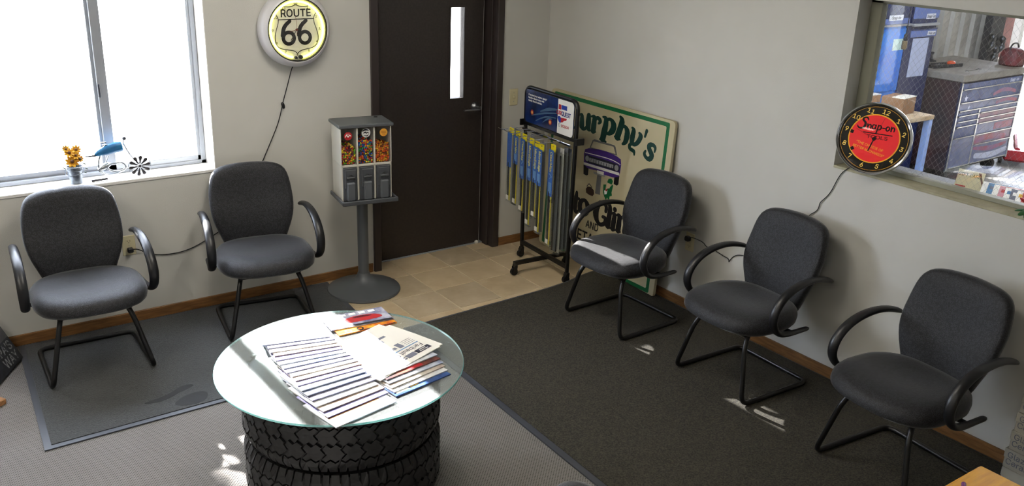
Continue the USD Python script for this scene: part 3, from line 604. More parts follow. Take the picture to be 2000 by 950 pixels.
# header sign, faces -y
HY = -.0165; hd = obj('header_sign', onto(prism(rrect(.535, .215, .025), .006), (0, HY + .006, 1.067), (1, 0, 0), (0, 0, 1)), M('sign_blue', '17326e', .3, var='0e1a3c', scale=9), t)
F2 = lambda poly, z=.0: onto(prism(poly, .0006), (0, HY - .0002 - z, 1.067), (1, 0, 0), (0, 0, 1))
obj('white_panel', F2(rrect(.535, .215, .025).intersection(sbox(.10, -.2, .3, .2))), WPRINT, hd)
y0_ = 1.137
for k, (s_t, bold) in enumerate((('Checked your wipers lately?', False), ('Replace them today with', False), ('quality Bosch blades.', True))):
    m = txt(s_t, .0115, True, .0005, 'l'); obj('lettering', onto(m, (-.235, HY - .0003, y0_ - k * .0185), (1, 0, 0), (0, 0, 1)), WPRINT, hd)
blades = [stroke([(-.19, -.055), (-.05, -.015), (.085, .01)], [.006, .012, .007]), stroke([(-.14, -.08), (-.03, -.035), (.08, -.02)], [.005, .011, .006]), stroke([(-.09, -.01), (0, .02), (.09, .035)], [.008, .022, .01]), stroke([(-.06, -.075), (.0, -.04), (.04, -.035)], [.004, .012, .006])]
obj('blade_picture', [F2(b.intersection(sbox(-.25, -.11, .1, .11))) for b in blades], M('print_steel', '4a6680', .35), hd)
for gx, gz, r_ in ((-.185, -.035, .017), (.022, -.058, .018)):
    obj('headlight_picture', F2(disc(r_, gx, gz)), M('print_glow_red', 'a5302c', .5), hd); obj('headlight_picture', F2(disc(r_ * .55, gx, gz), .0008), M('print_glow', 'e8b05a', .5), hd)
# logo: split round shield, two words across it
obj('logo_red', [F2(sbox(.108, .045, .135, .075), .0008), F2(Polygon([(.138, -.035), (.138, -.005), (.2, .0), (.196, -.012), (.172, -.018), (.16, -.03)]), .0008)], RED, hd)
obj('logo_blue', [F2(sbox(.139, .048, .197, .075), .0008), F2(Polygon(smoothpts([(.134, -.038), (.112, -.028), (.104, -.005), (.134, -.003)], 16, True)), .0008)], M('logo_blue_print', '2440a0', .4), hd)
m = txt('CAR', .026, True, .0008); m.vertices[:, 0] *= .72; obj('lettering', onto(m, (.117, HY - .0022, .0105 + 1.067), (1, 0, 0), (0, 0, 1)), RED, hd)
m = txt('QUEST', .027, True, .0008); m.vertices[:, 0] *= .78; obj('lettering', onto(m, (.191, HY - .0020, .009 + 1.067), (1, 0, 0), (0, 0, 1)), M('logo_navy', '1c2f7c', .4), hd)
obj('lettering', onto(txt('BOSCH', .0165, True, .0006), (.185, HY - .0014, 1.067 - .062), (1, 0, 0), (0, 0, 1)), RED, hd)
obj('logo_ring', F2(disc(.011, .122, -.053).difference(disc(.008, .122, -.053)).union(sbox(.118, -.054, .126, -.052)), .0008), INKG, hd)
# wiper packs
CLEARP = pane('clear_blister', (.97, .98, .97), dust=.03, dustc=(.8, .82, .8))
CARDB = M('card_blue', '1a58bc', .35, var='2670d0', scale=14); CARDY = M('card_yellow', 'e0cf1c', .4); CARDW = M('card_white', 'dcdcd6', .5); BLADE = M('blade_black', '121213', .45)
def pack(label, wx, wy, zt, L, kind, blue=.27, word='', w=.062):
    """hangs at world (wx, wy), faces -x; top at zt."""
    t = thing('wiper_blade_pack', label, 'wiper blade pack', (wx, wy, zt), -93)
    obj('blister', [bx(-w / 2, w / 2, -.010, -.0092, -L, -.03), bx(-w / 2, -w / 2 + .0008, -.0092, .008, -L, -.03), bx(w / 2 - .0008, w / 2, -.0092, .008, -L, -.03), bx(-w / 2, w / 2, -.0092, .008, -L, -L + .0008)], CLEARP, t)
    if kind in 'by':
        obj('hang_tab', onto(prism(rrect(w * .95, .046, .006, 0, -.022).difference(disc(.005, 0, -.012)), .001), (0, .006, 0), (1, 0, 0), (0, 0, 1)), CARDY, t)
        c = obj('card', [bx(-w / 2 + .002, w / 2 - .002, -.0088, -.0078, -blue - .03, -.032), bx(-w / 2 + .002, -w / 2 + .003, -.008, .006, -blue - .03, -.032)], CARDB, t)
        if word:
            m = txt(word, .021, True, .0004, 'l'); wd = min(1., (blue * .55) / m.bounds[1][0]); m.vertices[:, 0] *= wd
            obj('lettering', onto(m, (-.008, -.0092 - .0001, -.045), (0, 0, -1), (1, 0, 0)), M('card_lettering', 'e6dc6a', .4), c)
            obj('print', [onto(prism(stroke([(-.012, -blue * .62), (.008, -blue * .62 - .012), (-.006, -blue * .62 - .03)], [.006, .009, .005]), .0004), (0, -.0091, 0), (1, 0, 0), (0, 0, 1)), bx(-.016, .014, -.0093, -.0088, -blue - .01, -blue * .80, .0)], M('card_pale_print', '6f9fd8', .4), c)
        obj('yellow_strip', Polygon and onto(prism(Polygon([(w * .22, -blue - .02), (w * .34, -blue - .02), (w * .36, -L + .012), (w * .1, -L + .012)]), .001), (0, -.005, 0), (1, 0, 0), (0, 0, 1)), CARDY, t)
        obj('price_label', onto(prism(rrect(w * .55, .03, .002, -.006, -L + .03), .0006), (0, -.0101, 0), (1, 0, 0), (0, 0, 1)), CARDW, t)
    else:
        obj('card', bx(-w / 2 + .004, w / 2 - .004, .004, .005, -L + .01, -.0), CARDW if kind == 'w' else M('card_grey', '6c7078', .5), t)
    z = np.linspace(-.05 if kind not in 'by' else -blue, -L + .015, 12)
    obj('blade', tube(np.column_stack([-.008 + 0 * z, -.002 + .003 * np.sin((z / L) * PI), z]), .0055, 6, sx=1.2), BLADE, t, smooth=True)
    return t
PK = [(-.500, -.290, .929, .50, 'b', .23, '', 'wiper blade pack hanging leftmost on the rack, pale blue card, nearest the door'),
      (-.468, -.300, .922, .515, 'c', 0, '', 'clear wiper pack without a blue card behind the leftmost pack on the rack'),
      (-.495, -.355, .922, .50, 'b', .19, 'ClearMax', 'short blue wiper pack second from the left on the rack'),
      (-.487, -.418, .914, .525, 'b', .265, 'ClearMax', 'bright blue wiper pack whose long yellow tip ends alone in front of the left upright'),
      (-.430, -.43, .912, .57, 'c', 0, '', 'clear wiper pack between the two left clusters of blue packs'),
      (-.505, -.520, .910, .585, 'b', .245, 'MicroEdge', 'dull blue wiper pack just left of the middle of the rack'),
      (-.535, -.620, .914, .50, 'b', .235, 'MicroEdge', 'blue wiper pack in the middle of the rack, hanging on the front of its hook'),
      (-.555, -.690, .915, .58, 'b', .235, 'MicroEdge', 'blue wiper pack right of the middle with the lowest white price label'),
      (-.49, -.625, .905, .60, 'c', 0, '', 'clear wiper pack behind the middle blue pack of the rack'),
      (-.500, -.735, .916, .66, 'b', .30, 'ClearMax', 'long blue wiper pack furthest right of the blue ones on the rack'),
      (-.462, -.738, .893, .69, 'g', 0, '', 'long dark wiper pack just behind the furthest right blue pack'),
      (-.432, -.740, .886, .70, 'w', 0, '', 'long wiper pack with a white card at the right end of the rack'),
      (-.402, -.742, .888, .69, 'g', 0, '', 'long grey wiper pack second nearest the right upright of the rack'),
      (-.374, -.744, .879, .685, 'g', 0, '', 'long wiper pack closest to the right upright of the rack')]
for wx, wy, zt, L, k, bl, wd, lb in PK: pack(lb, wx, wy, zt + .0, L, k, bl, wd, .055 if k in 'by' else .05)

# ------------------------------------------------------------------ big leaning sign
CREAMS = M('sign_cream', 'c6bd9e', .5, var='beb492', scale=3); GREEN = M('sign_green', '0e6a3c', .45); DKGREEN = M('sign_dark_green', '0f3a33', .45)
lean = math.degrees(math.atan2(.055, 1.122)); SW, SH = 1.192, 1.118
Rs = rot((1, 0, 0), -lean)
t = thing('wall_sign', 'large cream painted sign with green border leaning against the wall behind the rack', 'sign', (-.085, -.102, .007), -90)
SG = lambda m: tf(m, Rs)
obj('board', SG(onto(prism(rrect(SW, SH, .03, SW / 2, SH / 2), .02), (0, .02, 0), (1, 0, 0), (0, 0, 1))), CREAMS, t)
SP = lambda poly, lift=0.: SG(onto(prism(poly, .0008), (0, -lift, 0), (1, 0, 0), (0, 0, 1)))
obj('border', SP(rrect(1.112, 1.095 - .01, .012, .592, .559).difference(rrect(1.062, 1.035, .01, .592, .559))), GREEN, t)
W_ = {
 'M': [([(.0, .06), (.16, .02), (.2, .5), (.22, 1.3)], [.1, .22, .26, .2]), ([(.22, 1.32), (.5, .6), (.62, .3)], [.26, .26, .2]), ([(.62, .3), (.8, .8), (.98, 1.34)], [.2, .22, .26]), ([(1.0, 1.34), (1.04, .6), (1.06, .1), (1.24, .04)], [.24, .34, .3, .12])],
 'u': [([(.0, .92), (.16, .96), (.2, .55), (.2, .2)], [.1, .2, .32, .34]), ([(.2, .25), (.32, .04), (.5, .1), (.62, .28)], [.3, .2, .16, .14]), ([(.72, 1.0), (.7, .5), (.74, .08), (.86, .02)], [.26, .36, .3, .1])],
 'r': [([(.02, .96), (.2, .98), (.22, .5), (.2, .04)], [.1, .24, .34, .32]), ([(.08, .04), (.36, .02)], [.09, .09]), ([(.24, .6), (.38, .92), (.58, .92), (.66, .74), (.56, .62)], [.14, .18, .22, .2, .1])],
 'p': [([(.02, .98), (.2, .96), (.24, .3), (.18, -.46)], [.1, .26, .36, .32]), ([(.02, -.5), (.4, -.52)], [.1, .1]), ([(.28, .84), (.5, 1.0), (.76, .78), (.72, .28), (.46, .04), (.28, .16)], [.14, .16, .32, .34, .18, .14])],
 'h': [([(.1, 1.42), (.24, 1.3), (.22, .5), (.18, .04)], [.14, .32, .34, .34]), ([(.02, .03), (.36, .02)], [.1, .1]), ([(.26, .64), (.46, .98), (.70, .84), (.78, .4), (.74, .0), (.62, -.16)], [.12, .14, .28, .32, .24, .1])],
 'y': [([(.02, 1.0), (.16, .96), (.22, .5), (.3, .1)], [.1, .26, .34, .28]), ([(.3, .12), (.52, .12), (.74, .5), (.76, .9), (.62, .98)], [.26, .2, .26, .28, .12]), ([(.36, .1), (.2, -.12), (.3, -.3), (.6, -.3), (.72, -.5)], [.16, .18, .2, .22, .06])],
 "'": [([(.1, 1.1), (.06, .72)], [.2, .12])],
 's': [([(.74, .72), (.66, .96), (.34, .96), (.2, .74), (.4, .54), (.66, .4), (.64, .12), (.34, .0), (.1, .12), (.1, .3)], [.1, .18, .2, .3, .3, .32, .3, .2, .2, .12])],
 'A': [([(.0, .04), (.22, .1), (.42, .9), (.5, 1.34)], [.14, .2, .22, .2]), ([(.5, 1.36), (.72, .7), (.9, .08), (1.04, .03)], [.26, .36, .34, .12]), ([(.26, .46), (.74, .46)], [.14, .14])],
 't': [([(.3, 1.34), (.28, .9), (.26, .3), (.4, .06), (.58, .18)], [.18, .36, .36, .26, .1]), ([(.0, .98), (.58, .98)], [.13, .15])],
 'o': [([(.44, .98), (.16, .8), (.14, .3), (.4, .02), (.7, .22), (.74, .7), (.52, .97)], [.18, .28, .34, .2, .3, .34, .2])],
 'C': [([(.84, .9), (.82, 1.22), (.5, 1.34), (.2, .98), (.18, .4), (.48, .02), (.86, .22), (.84, .5), (.68, .52)], [.16, .2, .2, .34, .38, .22, .2, .22, .16])],
 'l': [([(.06, 1.4), (.2, 1.34), (.22, .6), (.2, .08)], [.12, .28, .34, .34]), ([(.06, .04), (.38, .02)], [.1, .1])],
 'i': [([(.04, .96), (.2, .96), (.22, .5), (.2, .06)], [.12, .28, .34, .34]), ([(.06, .03), (.38, .02)], [.1, .1]), ([(.2, 1.26), (.22, 1.24)], [.26, .26])],
 'n': [([(.02, .96), (.18, .96), (.22, .5), (.2, .06)], [.12, .26, .34, .34]), ([(.06, .03), (.36, .02)], [.1, .1]), ([(.26, .7), (.46, .98), (.68, .82), (.72, .3), (.72, .06), (.88, .02)], [.14, .16, .3, .36, .32, .1])],
 'c': [([(.7, .74), (.62, .96), (.36, .98), (.16, .7), (.18, .26), (.44, .02), (.72, .2)], [.2, .2, .18, .32, .34, .2, .12])]}
GL = {k: unary_union([stroke(p, w) for p, w in v]).buffer(.022) for k, v in W_.items()}
def glyph(ch, a, b, s, deg=0, wx=1.): return affinity.translate(affinity.rotate(affinity.scale(GL[ch], s * wx, s, origin=(0, 0)), deg, origin=(0, 0)), a, b)
for ch, a, b, s, dg, wx in (('M', .135, .862, .098, 12, 1.2), ('u', .326, .899, .1, 5, 1.3), ('r', .442, .908, .1, 2, 1.35), ('p', .546, .925, .1, -3, 1.42), ('h', .680, .919, .098, -9, 1.4), ('y', .806, .914, .098, -14, 1.2), ("'", .936, .908, .1, -8, 1), ('s', .950, .868, .1, -22, 1.05)):
    obj('letter', SP(glyph(ch, a, b, s, dg, wx)), DKGREEN, t)
for ch, a, b, s, wx in (('A', .085, .325, .112, 1.1), ('u', .225, .332, .105, 1.1), ('t', .335, .328, .105, 1.05), ('o', .400, .335, .105, 1.18), ('C', .560, .318, .113, 1.22), ('l', .685, .322, .108, 1.15), ('i', .735, .322, .108, 1.1), ('n', .785, .325, .108, 1.15), ('i', .897, .325, .108, 1.1), ('c', .95, .325, .108, 1.1)):
    obj('letter', SP(glyph(ch, a, b, s, 0, wx)), BLKP, t)
def slet(s, a, b, h, wx=1., anchor='l'):
    m = txt(s, h, True, .0008, anchor); m.vertices[:, 0] *= wx; return SG(onto(m, (a, -.0002, b), (1, 0, 0), (0, 0, 1)))
obj('lettering', slet('AND', .492, .263, .048, .92), BLKP, t); obj('lettering', slet('DETAILING', .352, .157, .07, .92), BLKP, t); obj('lettering', slet('O', .262, .042, .065, .9), BLKP, t)
PURP = M('print_purple', '4a2d86', .45); GREYPR = M('print_grey', '6f7072', .5); SILV = M('print_silver', '9a9c9e', .5)
truck = [('truck_roof', [(0.452, 0.797), (0.473, 0.851), (0.491, 0.863), (0.687, 0.866), (0.7, 0.858), (0.724, 0.806)], GREYPR, 0), ('windscreen', [(0.465, 0.803), (0.486, 0.848), (0.681, 0.855), (0.707, 0.814)], CREAMS, .0006),
 ('truck_tyre', [(0.408, 0.677), (0.461, 0.665), (0.464, 0.616), (0.449, 0.607), (0.417, 0.61)], BLKP, 0), ('truck_tyre', [(0.72, 0.664), (0.765, 0.683), (0.765, 0.627), (0.752, 0.615), (0.722, 0.619)], BLKP, 0),
 ('lift_post', [(0.556, 0.645), (0.596, 0.645), (0.601, 0.513), (0.552, 0.511)], GREYPR, .0), ('lift_head', [(0.513, 0.65), (0.634, 0.658), (0.632, 0.644), (0.523, 0.636)], SILV, .0004),
 ('truck_body', [(0.402, 0.745), (0.409, 0.777), (0.449, 0.794), (0.593, 0.813), (0.721, 0.802), (0.761, 0.791), (0.771, 0.756), (0.768, 0.702), (0.761, 0.677), (0.713, 0.659), (0.626, 0.656), (0.552, 0.665), (0.453, 0.658), (0.413, 0.675)], PURP, .0006),
 ('grille_frame', [(0.415, 0.742), (0.457, 0.746), (0.6, .753), (0.744, 0.754), (0.766, 0.739), (0.759, 0.711), (0.729, 0.704), (0.439, 0.696), (0.418, 0.71)], INK, .0012), ('grille_chrome', [(0.463, 0.733), (0.7, 0.740), (0.7, 0.717), (0.462, 0.707)], SILV, .0018),
 ('bumper', [(0.409, 0.690), (0.761, 0.703), (0.767, 0.686), (0.411, 0.673)], WPRINT, .0018), ('number_plate', [(0.551, 0.668), (0.619, 0.674), (0.619, 0.652), (0.554, 0.649)], WPRINT, .0024),
 ('tool_bag', [(0.457, 0.519), (0.472, 0.537), (0.501, 0.542), (0.536, 0.529), (0.543, 0.503), (0.531, 0.486), (0.497, 0.485), (0.462, 0.493)], M('print_brown_bag', '3c2a22', .5), 0),
 ('figure_coat', [(0.625, 0.591), (0.652, 0.598), (0.649, 0.564), (0.679, 0.578), (0.713, 0.613), (0.718, 0.604), (0.71, 0.559), (0.717, 0.539), (0.695, 0.527), (0.697, 0.495), (0.673, 0.516), (0.665, 0.494), (0.645, 0.514), (0.631, 0.538)], GREEN, 0),
 ('figure_face', [(0.656, 0.599), (0.674, 0.615), (0.695, 0.603), (0.687, 0.58), (0.663, 0.576)], M('print_skin', 'd8c4a4', .5), .0006), ('figure_cap', [(0.66, 0.615), (0.669, 0.64), (0.695, 0.649), (0.713, 0.635), (0.705, 0.612), (0.673, 0.612)], GREEN, .0012), ('figure_apron', [(0.639, 0.551), (0.656, 0.572), (0.67, 0.561), (0.666, 0.536), (0.647, 0.528)], WPRINT, .0006)]
pc = None
for nm, P, mt, lf in truck: obj(nm, SP(Polygon(P).buffer(0), lf), mt, t)
for k in range(9): obj('grille_bar', SP(Polygon([(.478 + k * .026, .731 + .0006 * k), (.482 + k * .026, .731), (.482 + k * .026, .711), (.478 + k * .026, .711)]), .0024), INK, t)
for x, z in ((.441, .722), (.733, .728)): obj('headlamp', SP(disc(.019, x, z), .0024), SILV, t)
obj('hood_line', SP(stroke([(.415, .757), (.55, .765), (.69, .768), (.765, .757)], [.005, .006, .005]), .0024), WPRINT, t)
obj('bag_handle', SP(stroke([(.465, .537), (.485, .558), (.515, .54)], [.005, .005, .005])), INK, t)
obj('bow_tie', SP(Polygon([(.65, .572), (.656, .562), (.668, .57), (.664, .556), (.654, .556)]).buffer(.002), .0014), RED, t)
# ------------------------------------------------------------------ neon clock on the back wall
CX, CZ = -1.853, 1.588
t = thing('wall_clock', 'round white neon clock with a highway shield face high on the back wall', 'clock', (CX, 0, CZ))
WG = M('clock_white', 'c9c8cc', .3)
rotx = rot((1, 0, 0), 90)       # z becomes -y
obj('housing', tf(lathe([(0, 0), (.185, 0), (.205, .012), (.212, .035), (.21, .06), (.2, .082), (.187, .097), (.178, .1), (.172, .096), (.17, .075), (0, .07)], 96), rotx), WG, t, smooth=35)
obj('black_ring', tf(lathe([(.167, .09), (.171, .0985), (.176, .0995), (.1775, .097), (.173, .09), (.167, .09)], 96), rotx), BLKP, t, smooth=50)
face = obj('face', tf(trimesh.creation.cylinder(.171, .003, sections=96), rotx, (0, -.0745, 0)), M('clock_face', 'dedccc', .5), t)
CF = lambda poly, d=.0007, y=-.0762: onto(prism(poly, d), (0, y, 0), (1, 0, 0), (0, 0, 1))
NEON = M('neon_yellow', 'f3f37c', .4, emit=3.6)
a = np.radians(np.linspace(-84, 258, 80)); obj('neon_tube', tube(np.column_stack([.155 * np.cos(a + 0), np.full(80, -.085), .155 * np.sin(a)]), .0062, 10), NEON, t, smooth=True)
obj('tube_end', [tf(trimesh.creation.cylinder(.011, .02, sections=16), rotx, (.014, -.084, -.152)), tf(trimesh.creation.cylinder(.008, .012, sections=16), rotx, (-.014, -.084, -.154))], M('tube_end_dark', '33373a', .5), t)
left = [(0, .140), (-.025, .127), (-.062, .126), (-.075, .128)]; left2 = [(-.118, .088), (-.105, .06), (-.112, .02), (-.127, -.03), (-.118, -.085), (-.07, -.108), (-.02, -.118), (0, -.134)]
sh = [stroke(left, [.004] * 3), stroke(left2, [.004] * 3)]; sh += [affinity.scale(g, -1, 1, origin=(0, 0)) for g in sh]; sh.append(sbox(-.106, .055, .106, .060))
obj('shield', CF(unary_union(sh)), BLKP, face)
m = txt('ROUTE', .040, True, .0008); m.vertices[:, 0] *= .98; obj('lettering', onto(m, (0, -.0762, .072), (1, 0, 0), (0, 0, 1)), BLKP, face)
for x in (-.048, .048):
    six = unary_union([disc(.042, x, -.045).difference(disc(.022, x, -.045)), stroke([(x - .036, -.03), (x - .022, .018), (x + .01, .048)], [.022, .023, .020])])
    obj('numeral_six', CF(six, .0008), BLKP, face)
for k in range(1, 13):
    an = math.radians(90 - 30 * k); m = txt(str(k), .014, True, .0006); m.apply_translation((0, -.007, 0)); obj('hour_numeral', onto(m, (.139 * math.cos(an), -.0764, .139 * math.sin(an)), (1, 0, 0), (0, 0, 1)), M('numeral_olive', '5c5a2a', .5), face)
    obj('hour_mark', CF(affinity.rotate(sbox(-.001, .158, .001, .168), -30 * k, origin=(0, 0))), BLKP, face)
obj('hour_hand', CF(affinity.rotate(sbox(-.0016, -.01, .0016, .07), 148, origin=(0, 0)), .0008, -.0785), M('hand_dark', '3c3c36', .4), t)
obj('minute_hand', CF(affinity.rotate(sbox(-.0012, -.01, .0012, .045), 105, origin=(0, 0)), .0008, -.0790), M('hand_red', '6e2a22', .4), t)
obj('second_hand', CF(affinity.rotate(sbox(-.0007, -.03, .0007, .075), 2, origin=(0, 0)), .0006, -.0795), M('hand_red', '6e2a22', .4), t)
obj('hub', tf(trimesh.creation.cylinder(.006, .012, sections=20), rotx, (0, -.08, 0)), M('hand_red', '6e2a22', .4), t)
obj('glass', tf(lathe([(0, .1045), (.06, .1035), (.12, .1), (.171, .0925), (.171, .0915), (.12, .099), (.06, .1025), (0, .1035)], 64), rotx), PANE, t, smooth=True)
CORD = M('cord_black', '15161a', .5)
p_ = [(-1.86, -.03, 1.385), (-1.863, -.006, 1.36), (-1.879, -.006, 1.314), (-1.905, -.006, 1.235), (-1.93, -.006, 1.158), (-1.957, -.006, 1.067), (-2.01, -.006, .952), (-2.073, -.006, .828), (-2.116, -.006, .734), (-2.17, -.006, .6), (-2.27, -.006, .50), (-2.41, -.006, .422), (-2.531, -.006, .375), (-2.646, -.006, .366), (-2.755, -.008, .392), (-2.815, -.016, .43), (-2.85, -.022, .434)]
t = thing('power_cord', 'thin black cord running down from the neon clock to the outlet by the leftmost chair', 'cord', (0, 0, 0))
obj('cable', tube(smoothpts(p_, 90), .003, 6), CORD, t, smooth=True)
obj('inline_switch', tube([(-1.934, -.009, 1.17), (-1.931, -.010, 1.16), (-1.927, -.010, 1.147), (-1.924, -.009, 1.135)], [.006, .0095, .0095, .006], 10), CORD, t, smooth=True)
obj('plug', bx(-2.866, -2.836, -.036, -.009, .42, .447, .005), CORD, t)

# ------------------------------------------------------------------ red clock standing in the window to the workshop
cc = np.array([-.018, -2.578, 1.2985]); nv = np.array([-.83, -.53, .16]); nv /= np.linalg.norm(nv)
rr = np.cross([0, 0, 1], nv); rr /= np.linalg.norm(rr); uu = np.cross(nv, rr); a_ = math.radians(-15.5)
rX = rr * math.cos(a_) + uu * math.sin(a_); uX = -rr * math.sin(a_) + uu * math.cos(a_)
t = thing('wall_clock', 'round red and black clock with a chrome rim standing on the workshop window sill', 'clock', cc, 0, quat=np.stack([rX, uX, nv]))
RC = .170
obj('rim', lathe([(RC - .012, -.02), (RC - .002, -.02), (RC + .002, -.005), (RC, .012), (RC - .006, .018), (RC - .012, .015), (RC - .014, .005), (RC - .012, -.02)], 96), CHROME, t, smooth=40)
obj('case', lathe([(0, -.05), (.13, -.05), (RC - .008, -.035), (RC - .006, -.006), (0, -.006)], 72), BLKP, t, smooth=40)
face = obj('face', tf(trimesh.creation.cylinder(RC - .012, .003, sections=96), None, (0, 0, -.002)), M('clock_black', '100f10', .3), t)
Q = lambda poly, z=0, d=.0007: tf(prism(poly, d), None, (0, 0, z))
GOLD = M('print_gold', 'e6a82a', .4, emit=.25)
obj('outer_line', Q(disc(.151).difference(disc(.1495))), GOLD, face)
obj('inner_ring', Q(disc(.1165).difference(disc(.1105))), GOLD, face)
obj('red_dial', Q(disc(.111)), M('dial_red', 'd4242a', .45, emit=.45), face)
NUMC = M('numeral_yellow', 'e8c65a', .4, emit=.25)
for k in range(1, 13):
    if k == 7: 
        pass
    an = math.radians(90 - 30 * k); m = txt(str(k), .021, True, .0007); m.apply_translation((0, -.0105, 0))
    obj('hour_numeral', tf(m, None, (.1325 * math.cos(an), .1325 * math.sin(an), 0)), NUMC, face)
def rtxt(s, h, x, y, deg, mt, wx=1., nm='lettering', shear=0.):
    m = txt(s, h, True, .0007); m.vertices[:, 0] *= wx; m.vertices[:, 0] += shear * m.vertices[:, 1]; obj(nm, tf(m, rot((0, 0, 1), deg), (x, y, .0008)), mt, face)
# brush-script maker's word: drawn strokes
SN = [([(.78, 1.1), (.62, 1.38), (.3, 1.34), (.2, 1.08), (.46, .8), (.52, .4), (.24, .02), (-.2, .1), (-.28, .3)], [.12, .2, .2, .24, .26, .28, .24, .18, .1]),
      ([(.78, .62), (.86, .1)], [.14, .16]), ([(.86, .3), (1.02, .6), (1.16, .5), (1.16, .12)], [.1, .14, .16, .14]),
      ([(1.66, .56), (1.44, .62), (1.34, .3), (1.5, .08), (1.68, .4)], [.12, .14, .16, .14, .1]), ([(1.72, .62), (1.72, .16), (1.8, .1)], [.14, .14, .08]),
      ([(1.98, .64), (1.94, .1), (1.86, -.36)], [.14, .16, .14]), ([(1.98, .5), (2.2, .62), (2.32, .36), (2.12, .08), (1.98, .14)], [.1, .14, .17, .14, .08]),
      ([(2.5, .36), (2.7, .36)], [.16, .16]),
      ([(3.02, .62), (2.86, .4), (2.98, .1), (3.2, .26), (3.16, .54), (3.02, .62)], [.14, .17, .14, .17, .14, .12]), ([(3.42, .64), (3.44, .1)], [.14, .16]), ([(3.46, .34), (3.62, .6), (3.76, .48), (3.76, .1)], [.1, .14, .16, .12])]
SNU = unary_union([stroke(p, w) for p, w in SN]); SNU = affinity.rotate(affinity.scale(SNU, .0405, .038, origin=(0, 0)), 13, origin=(0, 0))
obj('script_lettering', Q(affinity.translate(SNU, -.080, .024), .0008), BLKP, face)
obj('underline', Q(affinity.translate(affinity.rotate(sbox(-.066, -.002, .066, .0025), 13, origin=(0, 0)), .006, .027), .0008), BLKP, face)
rtxt('TOOLS', .0165, .012, .003, 13, M('print_darkred', '7a1418', .4), 1.25)
rtxt('“THE CHOICE OF', .0115, -.004, -.044, 0, GOLD, 1.0); rtxt('BETTER MECHANICS”', .0115, 0, -.066, 0, GOLD, .9)
obj('minute_hand', Q(affinity.rotate(sbox(-.0011, -.01, .0011, .095), 80, origin=(0, 0)), .004), RED, t)
obj('hour_hand', Q(affinity.rotate(sbox(-.0028, -.015, .0028, .062), 178, origin=(0, 0)), .005), BLKP, t)
obj('second_hand', Q(affinity.rotate(sbox(-.0006, -.02, .0006, .105), -3, origin=(0, 0)), .006), M('hand_red', '6e2a22', .4), t)
obj('hub', tf(trimesh.creation.cylinder(.009, .009, sections=20), None, (0, 0, .004)), BLKP, t)
obj('dial_mark', [Q(affinity.rotate(sbox(-.008, .098, .008, .113), dg, origin=(0, 0)), .0012) for dg in (92,)], BLKP, t)
obj('dial_mark', [Q(affinity.rotate(sbox(-.008, .098, .008, .113), dg, origin=(0, 0)), .0012) for dg in (137,)], BLKP, t)
obj('glass', lathe([(0, .031), (.06, .0285), (.12, .021), (.16, .009), (.16, .008), (.12, .02), (.06, .0275), (0, .030)], 64), pane('dial_glass', gloss=.35), t, smooth=True)
t = thing('power_cord', 'thin kinked black cord from the red clock down the right wall to the outlet', 'cord', (0, 0, 0))
c2 = [(.03, -2.51, 1.16), (-.004, -2.475, 1.135), (-.006, -2.459, 1.122), (-.006, -2.43, 1.092), (-.006, -2.402, 1.032), (-.006, -2.37, .959), (-.006, -2.332, .91), (-.006, -2.329, .893), (-.006, -2.318, .862), (-.006, -2.283, .83), (-.006, -2.255, .766), (-.006, -2.2, .66), (-.006, -2.13, .57), (-.006, -2.059, .514), (-.006, -1.938, .48), (-.006, -1.847, .462), (-.006, -1.803, .422), (-.012, -1.797, .405), (-.006, -1.79, .415), (-.006, -1.76, .424), (-.006, -1.68, .436), (-.006, -1.605, .443), (-.006, -1.592, .452), (-.006, -1.537, .46), (-.014, -1.493, .462)]
obj('cable', tube(smoothpts(c2, 140), .0024, 6), CORD, t, smooth=True)
obj('plug', bx(-.04, -.009, -1.495, -1.46, .435, .465, .006), CORD, t)

# ------------------------------------------------------------------ things on the white sill
zs = WZ0 + .0008
t = thing('flower_bucket', 'small galvanised bucket of yellow flowers on the white window sill', 'flower pot', (-3.062, .06, zs))
ZINC = M('zinc_bucket', '8d939b', .38, .85, var='757b84', scale=30)
obj('bucket', lathe([(0, 0), (.030, 0), (.030, .003), (.038, .085), (.0415, .088), (.0415, .092), (.037, .092), (.034, .07), (0, .07)], 40), ZINC, t, smooth=35)
obj('band', lathe([(.0372, .07), (.039, .072), (.0385, .076), (.037, .076)], 40), ZINC, t, smooth=35)
obj('bail_handle', tube(smoothpts([(-.041, 0, .085), (-.05, -.02, .06), (-.03, -.045, .052), (.0, -.052, .056), (.03, -.045, .066), (.041, 0, .085)], 24), .0016, 6), ZINC, t)
FLY = M('petal_yellow', 'd9a514', .6, var='b3720e', scale=60); FLB = M('flower_centre', '5a3410', .7); LEAFD = M('leaf_dark', '33402f', .6)
for fx, fy, fz, fr in ((-.01, -.015, .120, .032), (-.016, .0, .165, .025), (.012, -.01, .15, .022), (.02, .012, .175, .023), (-.03, -.004, .188, .018), (.028, -.008, .13, .019)):
    pet = []
    for k in range(9):
        an = k * 2 * PI / 9; q = tf(trimesh.creation.icosphere(1, 1.), np.diag([fr * .62, fr * .28, fr * .14])); q = tf(q, rot((0, 1, 0), -28), (fr * .55, 0, 0)); pet.append(tf(q, rot((0, 0, 1), math.degrees(an))))
    b = tf(cat_(pet), rot((1, 0, 0), 55), (fx, fy, fz)); fo = obj('flower', b, FLY, t, smooth=True)
    obj('flower_centre', tf(trimesh.creation.icosphere(1, fr * .3), None, (fx, fy - fr * .15, fz + fr * .1)), FLB, fo)
    obj('stem', rod((fx * .4, fy * .4, .06), (fx, fy, fz), .0012, 5), LEAFD, fo)
